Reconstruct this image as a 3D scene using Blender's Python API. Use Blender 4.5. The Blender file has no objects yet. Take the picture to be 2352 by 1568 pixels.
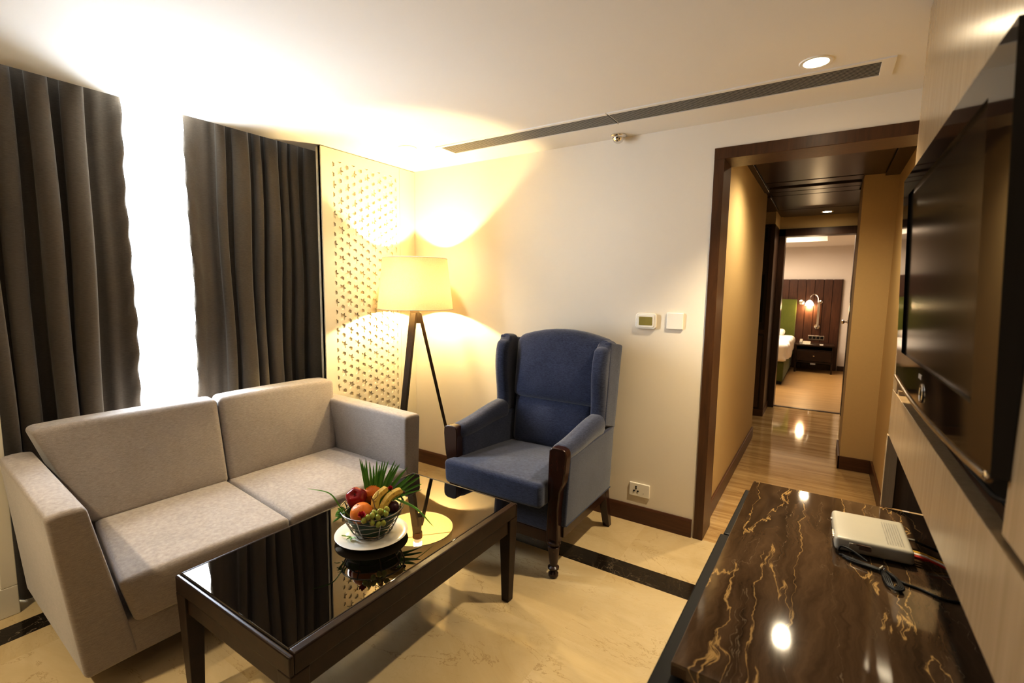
import bpy, bmesh, math, random
from mathutils import Vector as V, Matrix
PI = math.pi
random.seed(11)
C = bpy.context.scene.collection
ORG = {}

# ------------------------------------------------------------------ object helpers
def link(o):
    C.objects.link(o); return o

def tag(o, label=None, cat=None, group=None, kind=None):
    if label: o['label'] = label
    if cat: o['category'] = cat
    if group: o['group'] = group
    if kind: o['kind'] = kind
    return o

def thing(name, label, cat, loc=(0, 0, 0), group=None):
    o = bpy.data.objects.new(name, None); link(o)
    o.empty_display_size = .05
    o.location = loc; ORG[o] = V(loc)
    return tag(o, label, cat, group)

def obj(name, bm, mats, parent=None, smooth=True, origin=None, bevel=0, bseg=2, label=None, angle=35):
    """one mesh object from a bmesh given in world coordinates"""
    if parent is not None: org = ORG[parent]
    else: org = V(origin) if origin else V((0, 0, 0))
    if not isinstance(mats, (list, tuple)): mats = [mats]
    bmesh.ops.translate(bm, verts=bm.verts, vec=-org)
    bmesh.ops.recalc_face_normals(bm, faces=bm.faces)
    me = bpy.data.meshes.new(name)
    if smooth:
        for f in bm.faces: f.smooth = True
        lim = math.radians(angle)
        for e in bm.edges:
            if len(e.link_faces) == 2 and e.calc_face_angle(0) > lim: e.smooth = False
    bm.to_mesh(me); bm.free()
    for m in mats: me.materials.append(m)
    o = bpy.data.objects.new(name, me); link(o)
    if parent is not None:
        o.parent = parent; ORG[o] = org
    else:
        o.location = org; ORG[o] = org
    if bevel:
        md = o.modifiers.new('bev', 'BEVEL'); md.width = bevel; md.segments = bseg
        md.limit_method = 'ANGLE'; md.angle_limit = math.radians(40); md.harden_normals = False
    if label: o['label'] = label
    return o

def struct(name, bm, mats, **k):
    o = obj(name, bm, mats, **k)
    if k.get('parent') is None: o['kind'] = 'structure'
    return o

def bx(bm, x0, x1, y0, y1, z0, z1, mi=0):
    r = bmesh.ops.create_cube(bm, size=1)
    for v in r['verts']:
        v.co = V((x0 + (v.co.x + .5) * (x1 - x0), y0 + (v.co.y + .5) * (y1 - y0), z0 + (v.co.z + .5) * (z1 - z0)))
    if mi:
        for f in {f for v in r['verts'] for f in v.link_faces}: f.material_index = mi
    return r['verts']

def box(*a):
    bm = bmesh.new(); bx(bm, *a); return bm

def hexa(bm, c):
    """c: 8 corners, bottom 4 then top 4 (same winding)"""
    v = [bm.verts.new(p) for p in c]
    for q in ((3, 2, 1, 0), (4, 5, 6, 7), (0, 1, 5, 4), (1, 2, 6, 5), (2, 3, 7, 6), (3, 0, 4, 7)):
        bm.faces.new([v[i] for i in q])
    return v

def bar(bm, a, b, wa, wb, up=(0, 0, 1), n=None):
    """square/rect bar a->b ; wa,wb=(w,h) at the ends"""
    a, b = V(a), V(b); d = (b - a).normalized(); u = V(up)
    s = d.cross(u)
    if s.length < 1e-4: s = d.cross(V((1, 0, 0)))
    s.normalize(); t = s.cross(d).normalized()
    c = []
    for p, w in ((a, wa), (b, wb)):
        for i, j in ((-1, -1), (1, -1), (1, 1), (-1, 1)):
            c.append(p + s * w[0] / 2 * i + t * w[1] / 2 * j)
    hexa(bm, c)

def frame_at(d):
    d = d.normalized(); u = V((0, 0, 1)) if abs(d.z) < .95 else V((1, 0, 0))
    s = d.cross(u).normalized(); return s, s.cross(d).normalized()

def tube(bm, pts, r, n=8, cap=True, closed=False):
    pts = [V(p) for p in pts]; rings = []; m = len(pts)
    s0 = None
    for i, p in enumerate(pts):
        if closed: d = pts[(i + 1) % m] - pts[i - 1]
        else: d = pts[min(i + 1, m - 1)] - pts[max(i - 1, 0)]
        d.normalize()
        if s0 is None: s, t = frame_at(d)
        else:
            s = s0 - d * s0.dot(d)
            if s.length < 1e-5: s, t = frame_at(d)
            s.normalize(); t = d.cross(s)
        s0 = s; t = d.cross(s)
        rr = r[i] if isinstance(r, (list, tuple)) else r
        rings.append([bm.verts.new(p + (s * math.cos(2 * PI * k / n) + t * math.sin(2 * PI * k / n)) * rr) for k in range(n)])
    rng = range(m if closed else m - 1)
    for i in rng:
        a, b = rings[i], rings[(i + 1) % m]
        for k in range(n): bm.faces.new((a[k], a[(k + 1) % n], b[(k + 1) % n], b[k]))
    if cap and not closed:
        bm.faces.new(rings[0][::-1]); bm.faces.new(rings[-1])

def spline(pts, k=6):
    """Catmull-Rom"""
    P = [V(p) for p in pts]; P = [P[0] * 2 - P[1]] + P + [P[-1] * 2 - P[-2]]; out = []
    for i in range(1, len(P) - 2):
        for j in range(k):
            t = j / k; a, b, c, d = P[i - 1], P[i], P[i + 1], P[i + 2]
            out.append(.5 * ((2 * b) + (c - a) * t + (2 * a - 5 * b + 4 * c - d) * t * t + (3 * b - a - 3 * c + d) * t ** 3))
    out.append(P[-2]); return out

def lathe(bm, prof, c=(0, 0, 0), n=24, axis=(0, 0, 1), mi=0):
    c = V(c); a = V(axis).normalized(); s, t = frame_at(a); rings = []
    for r, h in prof:
        if r < 1e-6: rings.append([bm.verts.new(c + a * h)])
        else: rings.append([bm.verts.new(c + a * h + (s * math.cos(2 * PI * k / n) + t * math.sin(2 * PI * k / n)) * r) for k in range(n)])
    for i in range(len(rings) - 1):
        A, B = rings[i], rings[i + 1]
        for k in range(n):
            if len(A) == 1 and len(B) == 1: continue
            if len(A) == 1: f = bm.faces.new((A[0], B[(k + 1) % n], B[k]))
            elif len(B) == 1: f = bm.faces.new((A[k], A[(k + 1) % n], B[0]))
            else: f = bm.faces.new((A[k], A[(k + 1) % n], B[(k + 1) % n], B[k]))
            f.material_index = mi

def prism(bm, poly, axis, a0, a1):
    """extrude polygon (list of 2D) along axis 0/1/2 from a0 to a1"""
    def mk(p, a):
        if axis == 0: return V((a, p[0], p[1]))
        if axis == 1: return V((p[0], a, p[1]))
        return V((p[0], p[1], a))
    A = [bm.verts.new(mk(p, a0)) for p in poly]; B = [bm.verts.new(mk(p, a1)) for p in poly]
    bm.faces.new(A[::-1]); bm.faces.new(B); n = len(poly)
    for i in range(n): bm.faces.new((A[i], A[(i + 1) % n], B[(i + 1) % n], B[i]))

def rbox(bm, h, r, n, fn):
    """rounded box of half sizes h, radius r, n grid per axis; fn(p, uvw)->world point"""
    def ax(hh, k):
        rr = min(r, hh * .98); e = [-hh, -hh + rr * .12, -hh + rr * .35, -hh + rr * .7, -hh + rr]
        m = [-hh + rr + (2 * hh - 2 * rr) * i / k for i in range(1, k)]
        return e + m + [-q for q in e[::-1]]
    A = [ax(h[i], n[i]) for i in range(3)]; cache = {}
    def vert(p):
        key = tuple(round(q, 6) for q in p)
        if key in cache: return cache[key]
        p = V(p); inner = V([max(-h[i] + min(r, h[i] * .98), min(h[i] - min(r, h[i] * .98), p[i])) for i in range(3)])
        d = p - inner
        if d.length > 1e-9:
            rr = min(r, min(h) * .98) if False else r
            d.normalize(); q = inner + V([d[i] * min(r, h[i] * .98) for i in range(3)])
        else: q = p
        v = bm.verts.new(fn(q, V([q[i] / h[i] for i in range(3)]))); cache[key] = v; return v
    for a in range(3):
        b, c = (a + 1) % 3, (a + 2) % 3
        for s in (-1, 1):
            for i in range(len(A[b]) - 1):
                for j in range(len(A[c]) - 1):
                    q = []
                    for (ii, jj) in ((i, j), (i + 1, j), (i + 1, j + 1), (i, j + 1)):
                        p = [0, 0, 0]; p[a] = s * h[a]; p[b] = A[b][ii]; p[c] = A[c][jj]; q.append(vert(p))
                    if len(set(q)) == 4:
                        try: bm.faces.new(q if s > 0 else q[::-1])
                        except ValueError: pass

def tri(c):
    """trilinear map; c[(i,j,k)] for i,j,k in 0/1 ; input uvw in -1..1"""
    def f(w):
        u = [(q + 1) / 2 for q in w]; o = V((0, 0, 0))
        for i in (0, 1):
            for j in (0, 1):
                for k in (0, 1):
                    o += V(c[(i, j, k)]) * ((u[0] if i else 1 - u[0]) * (u[1] if j else 1 - u[1]) * (u[2] if k else 1 - u[2]))
        return o
    return f

def cushion(c, r, n=(6, 6, 4), bulge=None):
    bm = bmesh.new(); f = tri(c)
    h = [sum((V(c[tuple(1 if a == i else b[(a > i) * 1 if False else 0] for a in range(3))]) - V(c[(0, 0, 0)])).length for b in ((0,),)) / 2 for i in range(3)]
    def fn(q, w):
        p = f(w)
        if bulge: p = p + V(bulge(w))
        return p
    rbox(bm, h, r, n, fn); return bm

def rect8(x0, x1, y0, y1, z0, z1):
    return {(i, j, k): (x1 if i else x0, y1 if j else y0, z1 if k else z0) for i in (0, 1) for j in (0, 1) for k in (0, 1)}

# ------------------------------------------------------------------ materials
MATS = {}
def newmat(name):
    m = bpy.data.materials.new(name); m.use_nodes = True
    nt = m.node_tree; b = nt.nodes['Principled BSDF']; return m, nt, b

def setp(b, **k):
    for n, v in k.items():
        n = n.replace('_', ' ')
        if n in b.inputs: b.inputs[n].default_value = v

def rgb(r, g, b): return (r, g, b, 1)

def simple(name, col, rough=.5, metal=0, noise=0, nscale=40, bump=0, bscale=200, **k):
    m, nt, b = newmat(name); setp(b, Base_Color=(*col, 1), Roughness=rough, Metallic=metal, **k)
    N = nt.nodes; L = nt.links
    tc = N.new('ShaderNodeTexCoord')
    if noise:
        t = N.new('ShaderNodeTexNoise'); t.inputs['Scale'].default_value = nscale; t.inputs['Detail'].default_value = 4
        L.new(tc.outputs['Object'], t.inputs['Vector'])
        mx = N.new('ShaderNodeMix'); mx.data_type = 'RGBA'
        mx.inputs[6].default_value = (*[c * (1 - noise) for c in col], 1); mx.inputs[7].default_value = (*[min(1, c * (1 + noise)) for c in col], 1)
        L.new(t.outputs['Fac'], mx.inputs[0]); L.new(mx.outputs[2], b.inputs['Base Color'])
    if bump:
        t2 = N.new('ShaderNodeTexNoise'); t2.inputs['Scale'].default_value = bscale; t2.inputs['Detail'].default_value = 3
        L.new(tc.outputs['Object'], t2.inputs['Vector'])
        bp = N.new('ShaderNodeBump'); bp.inputs['Strength'].default_value = bump; bp.inputs['Distance'].default_value = .002
        L.new(t2.outputs['Fac'], bp.inputs['Height']); L.new(bp.outputs['Normal'], b.inputs['Normal'])
    return m

def ramp(N, pts):
    r = N.new('ShaderNodeValToRGB'); e = r.color_ramp.elements
    while len(e) < len(pts): e.new(.5)
    for el, (p, c) in zip(e, pts):
        el.position = p; el.color = (*c, 1) if len(c) == 3 else c
    return r

def wood(name, c0, c1, scale=(40, 40, 3), rough=.35, bump=.05, coat=0.0, spec=.5):
    m, nt, b = newmat(name); N = nt.nodes; L = nt.links
    tc = N.new('ShaderNodeTexCoord'); mp = N.new('ShaderNodeMapping'); mp.inputs['Scale'].default_value = scale
    t = N.new('ShaderNodeTexNoise'); t.inputs['Scale'].default_value = 1.6; t.inputs['Detail'].default_value = 7; t.inputs['Roughness'].default_value = .62; t.inputs['Distortion'].default_value = .5
    L.new(tc.outputs['Object'], mp.inputs['Vector']); L.new(mp.outputs['Vector'], t.inputs['Vector'])
    r = ramp(N, [(.3, c0), (.7, c1)]); L.new(t.outputs['Fac'], r.inputs['Fac']); L.new(r.outputs['Color'], b.inputs['Base Color'])
    bp = N.new('ShaderNodeBump'); bp.inputs['Strength'].default_value = bump; bp.inputs['Distance'].default_value = .001
    L.new(t.outputs['Fac'], bp.inputs['Height']); L.new(bp.outputs['Normal'], b.inputs['Normal'])
    setp(b, Roughness=rough, Coat_Weight=coat, Coat_Roughness=.08, Specular_IOR_Level=spec)
    return m

def fabric(name, c0, c1, weave=900, rough=.95, sheen=.25, blotch=3.0, bump=.25, tint=None):
    m, nt, b = newmat(name); N = nt.nodes; L = nt.links
    tc = N.new('ShaderNodeTexCoord')
    t = N.new('ShaderNodeTexNoise'); t.inputs['Scale'].default_value = weave; t.inputs['Detail'].default_value = 2
    t2 = N.new('ShaderNodeTexNoise'); t2.inputs['Scale'].default_value = blotch; t2.inputs['Detail'].default_value = 5; t2.inputs['Roughness'].default_value = .65
    mp = N.new('ShaderNodeMapping'); mp.inputs['Scale'].default_value = (60, 60, 420)
    t3 = N.new('ShaderNodeTexNoise'); t3.inputs['Scale'].default_value = 1; t3.inputs['Detail'].default_value = 3
    L.new(tc.outputs['Object'], t.inputs['Vector']); L.new(tc.outputs['Object'], t2.inputs['Vector'])
    L.new(tc.outputs['Object'], mp.inputs['Vector']); L.new(mp.outputs['Vector'], t3.inputs['Vector'])
    a = N.new('ShaderNodeMath'); a.operation = 'ADD'; L.new(t.outputs['Fac'], a.inputs[0]); L.new(t3.outputs['Fac'], a.inputs[1])
    a2 = N.new('ShaderNodeMath'); a2.operation = 'MULTIPLY_ADD'; a2.inputs[1].default_value = .55; L.new(t2.outputs['Fac'], a2.inputs[0]); L.new(a.outputs[0], a2.inputs[2])
    r = ramp(N, [(.36, c0), (.66, c1)])
    dv = N.new('ShaderNodeMath'); dv.operation = 'DIVIDE'; dv.inputs[1].default_value = 2.55; L.new(a2.outputs[0], dv.inputs[0])
    L.new(dv.outputs[0], r.inputs['Fac']); L.new(r.outputs['Color'], b.inputs['Base Color'])
    bp = N.new('ShaderNodeBump'); bp.inputs['Strength'].default_value = bump; bp.inputs['Distance'].default_value = .0015
    L.new(a.outputs[0], bp.inputs['Height']); L.new(bp.outputs['Normal'], b.inputs['Normal'])
    setp(b, Roughness=rough, Sheen_Weight=sheen, Sheen_Roughness=.5, Specular_IOR_Level=.15)
    return m

def marble(name, base0, base1, vein, scale=2.2, vw=.03, rough=.08, stretch=(1, 1, 1), rot=0, spec=.5, vstr=.6, vein2=None, dist=1.2, big=1.3, slab=0, mlo=.45, mhi=.6, vrough=.6, warp=0):
    m, nt, b = newmat(name); N = nt.nodes; L = nt.links
    tc = N.new('ShaderNodeTexCoord'); mp = N.new('ShaderNodeMapping'); mp.inputs['Scale'].default_value = stretch; mp.inputs['Rotation'].default_value = (0, 0, rot)
    src = tc.outputs['Object']
    if slab:
        sn = N.new('ShaderNodeVectorMath'); sn.operation = 'SNAP'; sn.inputs[1].default_value = (slab, slab, slab); L.new(src, sn.inputs[0])
        wn = N.new('ShaderNodeTexWhiteNoise'); L.new(sn.outputs[0], wn.inputs['Vector'])
        ms = N.new('ShaderNodeVectorMath'); ms.operation = 'SCALE'; ms.inputs['Scale'].default_value = 9; L.new(wn.outputs['Color'], ms.inputs[0])
        ad = N.new('ShaderNodeVectorMath'); ad.operation = 'ADD'; L.new(src, ad.inputs[0]); L.new(ms.outputs[0], ad.inputs[1]); src = ad.outputs[0]
    if warp:
        for ws, wa in ((9, warp), (34, warp * .35)):
            wt = N.new('ShaderNodeTexNoise'); wt.inputs['Scale'].default_value = ws; wt.inputs['Detail'].default_value = 2; L.new(src, wt.inputs['Vector'])
            wm = N.new('ShaderNodeVectorMath'); wm.operation = 'MULTIPLY_ADD'; wm.inputs[1].default_value = (wa, wa, 0); wm.inputs[2].default_value = (-wa / 2, -wa / 2, 0); L.new(wt.outputs['Color'], wm.inputs[0])
            wa2 = N.new('ShaderNodeVectorMath'); wa2.operation = 'ADD'; L.new(src, wa2.inputs[0]); L.new(wm.outputs[0], wa2.inputs[1]); src = wa2.outputs[0]
    L.new(src, mp.inputs['Vector'])
    t = N.new('ShaderNodeTexNoise'); t.inputs['Scale'].default_value = big; t.inputs['Detail'].default_value = 9; t.inputs['Roughness'].default_value = .68; t.inputs['Distortion'].default_value = .8
    L.new(mp.outputs['Vector'], t.inputs['Vector'])
    r = ramp(N, [(.33, base0), (.67, base1)]); L.new(t.outputs['Fac'], r.inputs['Fac'])
    col = r.outputs['Color']
    for i, (vc, sc, w, st) in enumerate(((vein, scale, vw, vstr), (vein2 or vein, scale * 2.3, vw * .6, vstr * .55))):
        n = N.new('ShaderNodeTexNoise'); n.inputs['Scale'].default_value = sc; n.inputs['Detail'].default_value = 8; n.inputs['Roughness'].default_value = vrough; n.inputs['Distortion'].default_value = dist
        mo = N.new('ShaderNodeVectorMath'); mo.operation = 'ADD'; mo.inputs[1].default_value = (3.1 * i + 1.7, 5.3 * i, 2.2)
        L.new(mp.outputs['Vector'], mo.inputs[0]); L.new(mo.outputs[0], n.inputs['Vector'])
        s = N.new('ShaderNodeMath'); s.operation = 'SUBTRACT'; s.inputs[1].default_value = .5; L.new(n.outputs['Fac'], s.inputs[0])
        ab = N.new('ShaderNodeMath'); ab.operation = 'ABSOLUTE'; L.new(s.outputs[0], ab.inputs[0])
        mr = N.new('ShaderNodeMapRange'); mr.inputs['From Min'].default_value = 0; mr.inputs['From Max'].default_value = w; mr.inputs['To Min'].default_value = st; mr.inputs['To Max'].default_value = 0
        L.new(ab.outputs[0], mr.inputs['Value'])
        # break the veins up with a low-frequency mask
        k = N.new('ShaderNodeTexNoise'); k.inputs['Scale'].default_value = sc * .8; k.inputs['Detail'].default_value = 2; L.new(mo.outputs[0], k.inputs['Vector'])
        kr = N.new('ShaderNodeMapRange'); kr.inputs['From Min'].default_value = mlo; kr.inputs['From Max'].default_value = mhi; L.new(k.outputs['Fac'], kr.inputs['Value'])
        mu = N.new('ShaderNodeMath'); mu.operation = 'MULTIPLY'; L.new(mr.outputs['Result'], mu.inputs[0]); L.new(kr.outputs['Result'], mu.inputs[1])
        mx = N.new('ShaderNodeMix'); mx.data_type = 'RGBA'; L.new(mu.outputs[0], mx.inputs[0]); L.new(col, mx.inputs[6]); mx.inputs[7].default_value = (*vc, 1)
        col = mx.outputs[2]
    L.new(col, b.inputs['Base Color']); setp(b, Roughness=rough, Specular_IOR_Level=spec)
    return m

def emit(name, col, s):
    m, nt, b = newmat(name); setp(b, Base_Color=(*col, 1), Emission_Color=(*col, 1), Emission_Strength=s); return m

M_wall = simple('wall_paint', (.78, .71, .60), .75, noise=.02, nscale=3, bump=.04, bscale=260)
M_ceil = simple('ceiling_paint', (.76, .72, .66), .85, noise=.015, nscale=2)
M_hallwall = simple('hall_paint', (.58, .44, .23), .75, noise=.03, nscale=60, bump=.05, bscale=300)
M_white = simple('white_plastic', (.82, .78, .70), .35, noise=.01, nscale=20)
M_offwhite = simple('white_lacquer', (.74, .70, .60), .45, noise=.03, nscale=8)
M_screen = simple('carved_panel_paint', (.80, .74, .60), .55, noise=.015, nscale=6)
M_bedwall = simple('bedroom_paint', (.72, .66, .60), .8, noise=.02, nscale=5)
M_floor = marble('cream_marble', (.52, .40, .22), (.62, .50, .31), (.27, .165, .055), scale=1.5, vw=.0048, rough=.10, rot=.6, stretch=(1.0, 2.2, 1), vstr=.50, dist=.6, mlo=.36, mhi=.50, vrough=.62, slab=.83)
M_hall = marble('travertine', (.33, .20, .08), (.60, .43, .22), (.24, .13, .05), scale=2.0, vw=.03, rough=.07, stretch=(.7, 9, 1), vstr=.5, dist=.6, big=1.5)
M_strip = marble('black_marble', (.012, .008, .005), (.035, .024, .014), (.55, .45, .32), scale=3.2, vw=.009, rough=.12, vstr=.55, vein2=(.35, .24, .12), dist=2.0, spec=.3)
M_emp = marble('brown_marble', (.036, .020, .009), (.120, .075, .040), (.44, .29, .12), scale=1.1, vw=.0042, rough=.06, stretch=(5.0, .55, 1), rot=.10, vstr=.85, vein2=(.34, .27, .18), dist=.4, mlo=.42, mhi=.56, vrough=.5, warp=.05, big=2.6)
M_bedfloor = wood('laminate_floor', (.34, .20, .07), (.48, .31, .13), (1.2, 16, 1), .35)
M_trim = wood('brown_wood_trim', (.060, .025, .008), (.105, .046, .016), (30, 30, 3), .35, .04)
M_base = wood('baseboard_wood', (.075, .028, .010), (.12, .050, .018), (3, 3, 40), .35, .04)
M_darkwood = wood('dark_wood', (.028, .012, .006), (.055, .024, .011), (30, 6, 3), .32, .05)
M_hallceil = wood('dark_ceiling_wood', (.030, .014, .006), (.055, .027, .012), (6, 60, 6), .28, .08)
M_head = wood('headboard_wood', (.050, .018, .008), (.095, .038, .017), (30, 30, 3), .4, .05)
M_table = wood('espresso_wood', (.016, .007, .003), (.034, .015, .006), (12, 12, 12), .34, .03, coat=.0, spec=.3)
M_lampwood = wood('lamp_wood', (.020, .012, .006), (.040, .025, .012), (40, 40, 4), .4, .04)
M_chairwood = wood('mahogany', (.020, .006, .003), (.045, .013, .006), (30, 30, 5), .25, .03, coat=.2)
M_veneer = wood('light_veneer', (.30, .21, .115), (.37, .27, .16), (55, 55, 1.6), .24, .06, spec=.4)
M_brownboard = wood('brown_board', (.090, .052, .024), (.13, .078, .038), (60, 60, 3), .5, .05)
M_sofa = fabric('taupe_fabric', (.255, .220, .195), (.42, .37, .335), weave=700, blotch=4, sheen=.3)
M_blue = fabric('blue_fabric', (.014, .019, .042), (.070, .082, .140), weave=420, blotch=5, sheen=.35, bump=.35)
M_curt = fabric('curtain_fabric', (.100, .082, .062), (.165, .138, .106), weave=900, blotch=2, sheen=.3, bump=.1, rough=.8)
M_green = fabric('green_fabric', (.075, .085, .016), (.14, .155, .035), weave=500, sheen=.2)
M_linen = simple('white_linen', (.80, .76, .72), .9, noise=.03, nscale=9, bump=.3, bscale=14)
M_black = simple('black_shadow', (.006, .005, .004), .8, noise=.1, nscale=10)
M_blackplastic = simple('black_plastic', (.008, .007, .006), .38, noise=.05, nscale=30, Specular_IOR_Level=.25)
M_tv = simple('tv_gloss', (.004, .003, .003), .06, noise=.02, nscale=5, Specular_IOR_Level=.6)
M_tvscreen = simple('tv_screen', (.006, .005, .004), .14, noise=.02, nscale=5, Specular_IOR_Level=.5)
M_tvlip = simple('tv_clear_lip', (.12, .07, .03), .12, noise=.03, nscale=9)
M_chrome = simple('chrome', (.75, .72, .68), .12, 1, noise=.02, nscale=12)
M_steel = simple('brushed_steel', (.60, .55, .47), .3, 1, noise=.03, nscale=40)
M_wire = simple('dark_wire', (.32, .30, .28), .22, 1, noise=.05, nscale=20)
M_grille = simple('grille_metal', (.46, .42, .36), .4, .3, noise=.03, nscale=20)
M_plate = simple('white_porcelain', (.82, .78, .70), .12, noise=.01, nscale=6)
M_lcd = simple('lcd_glass', (.30, .25, .08), .2, noise=.15, nscale=25)
M_grey = simple('grey_mark', (.22, .20, .18), .5, noise=.02, nscale=20)
M_cream = simple('cream_plastic', (.40, .37, .30), .32, noise=.015, nscale=10)
M_red = simple('red_rubber', (.45, .02, .008), .4, noise=.05, nscale=20)
M_yellow = simple('yellow_rubber', (.60, .36, .03), .4, noise=.05, nscale=20)
M_orange = simple('orange_peel', (.78, .24, .025), .38, noise=.12, nscale=9, bump=.5, bscale=330)
M_apple = simple('red_apple_skin', (.30, .008, .010), .16, noise=.35, nscale=18)
M_plum = simple('dark_plum_skin', (.06, .008, .012), .25, noise=.3, nscale=20)
M_grape = simple('green_grape_skin', (.42, .50, .12), .22, noise=.12, nscale=30, Subsurface_Weight=.3)
M_flower = simple('crimson_petal', (.50, .010, .035), .6, noise=.35, nscale=60)
M_leaf = simple('green_leaf', (.12, .32, .045), .45, noise=.35, nscale=24)
M_leaf2 = simple('dark_green_leaf', (.018, .050, .010), .45, noise=.3, nscale=20)
M_lime = simple('lime_green_leaf', (.22, .40, .06), .5, noise=.25, nscale=30)
M_stem = simple('brown_stem', (.09, .045, .02), .7, noise=.2, nscale=40)
M_bulb = emit('lit_bulb', (1, .80, .48), 3); M_bulb.node_tree.nodes['Principled BSDF'].inputs['Base Color'].default_value = (.02, .016, .010, 1)
M_dl = emit('lit_downlight', (1, .86, .62), 60)
M_bedglow = emit('lit_cove', (1, .92, .78), 1.6)

def glossglass(name, col, rough, ior, tint):
    m, nt, b = newmat(name); setp(b, Base_Color=(*col, 1), Roughness=rough, IOR=ior, Specular_Tint=(*tint, 1))
    N = nt.nodes; tc = N.new('ShaderNodeTexCoord'); t = N.new('ShaderNodeTexNoise'); t.inputs['Scale'].default_value = 3
    nt.links.new(tc.outputs['Object'], t.inputs['Vector'])
    mr = N.new('ShaderNodeMapRange'); mr.inputs['To Min'].default_value = rough * .8; mr.inputs['To Max'].default_value = rough * 1.2
    nt.links.new(t.outputs['Fac'], mr.inputs['Value']); nt.links.new(mr.outputs['Result'], b.inputs['Roughness'])
    return m
M_glass = glossglass('smoked_black_glass', (.003, .002, .0015), .010, 2.1, (1, .84, .62))

def banana_mat():
    m, nt, b = newmat('banana_skin'); N = nt.nodes; L = nt.links
    tc = N.new('ShaderNodeTexCoord'); t = N.new('ShaderNodeTexNoise'); t.inputs['Scale'].default_value = 70; t.inputs['Detail'].default_value = 3
    L.new(tc.outputs['Object'], t.inputs['Vector'])
    r = ramp(N, [(.30, (.12, .06, .015)), (.36, (.72, .48, .09)), (.7, (.80, .60, .16))]); L.new(t.outputs['Fac'], r.inputs['Fac']); L.new(r.outputs['Color'], b.inputs['Base Color'])
    setp(b, Roughness=.45); return m
M_banana = banana_mat()

def shade_mat():
    m, nt, b = newmat('linen_lampshade'); N = nt.nodes; L = nt.links; out = N['Material Output']
    d = N.new('ShaderNodeBsdfDiffuse'); t = N.new('ShaderNodeBsdfTranslucent'); mx = N.new('ShaderNodeMixShader')
    tc = N.new('ShaderNodeTexCoord'); n = N.new('ShaderNodeTexNoise'); n.inputs['Scale'].default_value = 260
    r = ramp(N, [(.3, (.78, .63, .38)), (.7, (.86, .72, .48))]); L.new(tc.outputs['Object'], n.inputs['Vector']); L.new(n.outputs['Fac'], r.inputs['Fac'])
    L.new(r.outputs['Color'], d.inputs['Color']); L.new(r.outputs['Color'], t.inputs['Color'])
    mx.inputs[0].default_value = .055; L.new(d.outputs[0], mx.inputs[1]); L.new(t.outputs[0], mx.inputs[2]); L.new(mx.outputs[0], out.inputs['Surface'])
    return m
M_shade = shade_mat()

def pane_mat():
    m, nt, b = newmat('window_glass'); N = nt.nodes; L = nt.links; out = N['Material Output']
    t = N.new('ShaderNodeBsdfTransparent'); g = N.new('ShaderNodeBsdfGlossy'); g.inputs['Roughness'].default_value = .02
    mx = N.new('ShaderNodeMixShader'); mx.inputs[0].default_value = .05
    L.new(t.outputs[0], mx.inputs[1]); L.new(g.outputs[0], mx.inputs[2]); L.new(mx.outputs[0], out.inputs['Surface'])
    return m
M_pane = pane_mat()

def globe_mat():
    m, nt, b = newmat('lit_glass_shade'); setp(b, Base_Color=(.9, .85, .75, 1), Roughness=.3, Emission_Color=(1, .83, .60, 1), Emission_Strength=7); return m
M_globe = globe_mat()

# ------------------------------------------------------------------ dimensions (metres)
YB = 2.807; ZC = 2.31; XL = -2.749; XC = -2.91

# ------------------------------------------------------------------ setting: living room
bm = bmesh.new()
def quad(bm, x0, x1, y0, y1, z, mi):
    f = bm.faces.new([bm.verts.new(p) for p in ((x0, y0, z), (x1, y0, z), (x1, y1, z), (x0, y1, z))]); f.material_index = mi
xs = [-3.45, -2.751, -2.626, .46]; ys = [-2.6, 2.20, 2.34, YB + .003]
for i in range(3):
    for j in range(3):
        black = (i == 1 and j < 2) or (j == 1 and i >= 1)
        quad(bm, xs[i], xs[i + 1], ys[j], ys[j + 1], 0, 1 if black else 0)
bmesh.ops.remove_doubles(bm, verts=bm.verts, dist=1e-5)
struct('floor', bm, [M_floor, M_strip], smooth=False)
struct('floor_hall', box(-3.0, .60, YB + .003, 6.80, -.05, 0), M_hall, smooth=False)
struct('floor_bedroom', box(-4.0, 1.6, 6.80, 10.75, -.05, .001), M_bedfloor, smooth=False)

bm = bmesh.new()
bx(bm, -3.45, -.554, YB, 3.0, 0, 2.6); bx(bm, -.554, .60, YB, 3.0, 2.173, 2.6); bx(bm, .389, .60, YB, 3.0, 0, 2.173)
struct('wall_back', bm, M_wall, smooth=False)
bm = bmesh.new(); bx(bm, XC, .60, -2.6, YB + .19, ZC, ZC + .09); bx(bm, -3.45, XC, -2.6, YB, 2.53, 2.6)
struct('ceiling', bm, M_ceil, smooth=False)
struct('wall_front', box(-3.45, .60, -2.7, -2.6, 0, 2.6), M_darkwood, smooth=False)
bm = bmesh.new(); bx(bm, .40, .60, -2.6, 2.062, 0, 2.6); bx(bm, .389, .60, 2.062, YB, 0, 2.6)
struct('wall_right', bm, M_hallwall, smooth=False)
# window wall: opening between y .05 and 1.93
bm = bmesh.new()
bx(bm, -3.45, -3.25, -2.6, .58, 0, 2.6); bx(bm, -3.45, -3.25, 1.95, YB, 0, 2.6); bx(bm, -3.45, -3.25, .50, 1.95, 0, .12); bx(bm, -3.45, -3.25, .50, 1.95, 2.48, 2.6)
struct('wall_left', bm, M_wall, smooth=False)
bm = bmesh.new()
for y in (.50, 1.60, 1.90): bx(bm, -3.40, -3.33, y, y + .05, .12, 2.48)
for z in (.12, 2.43): bx(bm, -3.40, -3.33, .50, 1.95, z, z + .05)
w1 = struct('window_1', bm, M_offwhite, smooth=False)
obj('pane', box(-3.37, -3.365, .55, 1.90, .17, 2.43), M_pane, w1, smooth=False)

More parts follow.
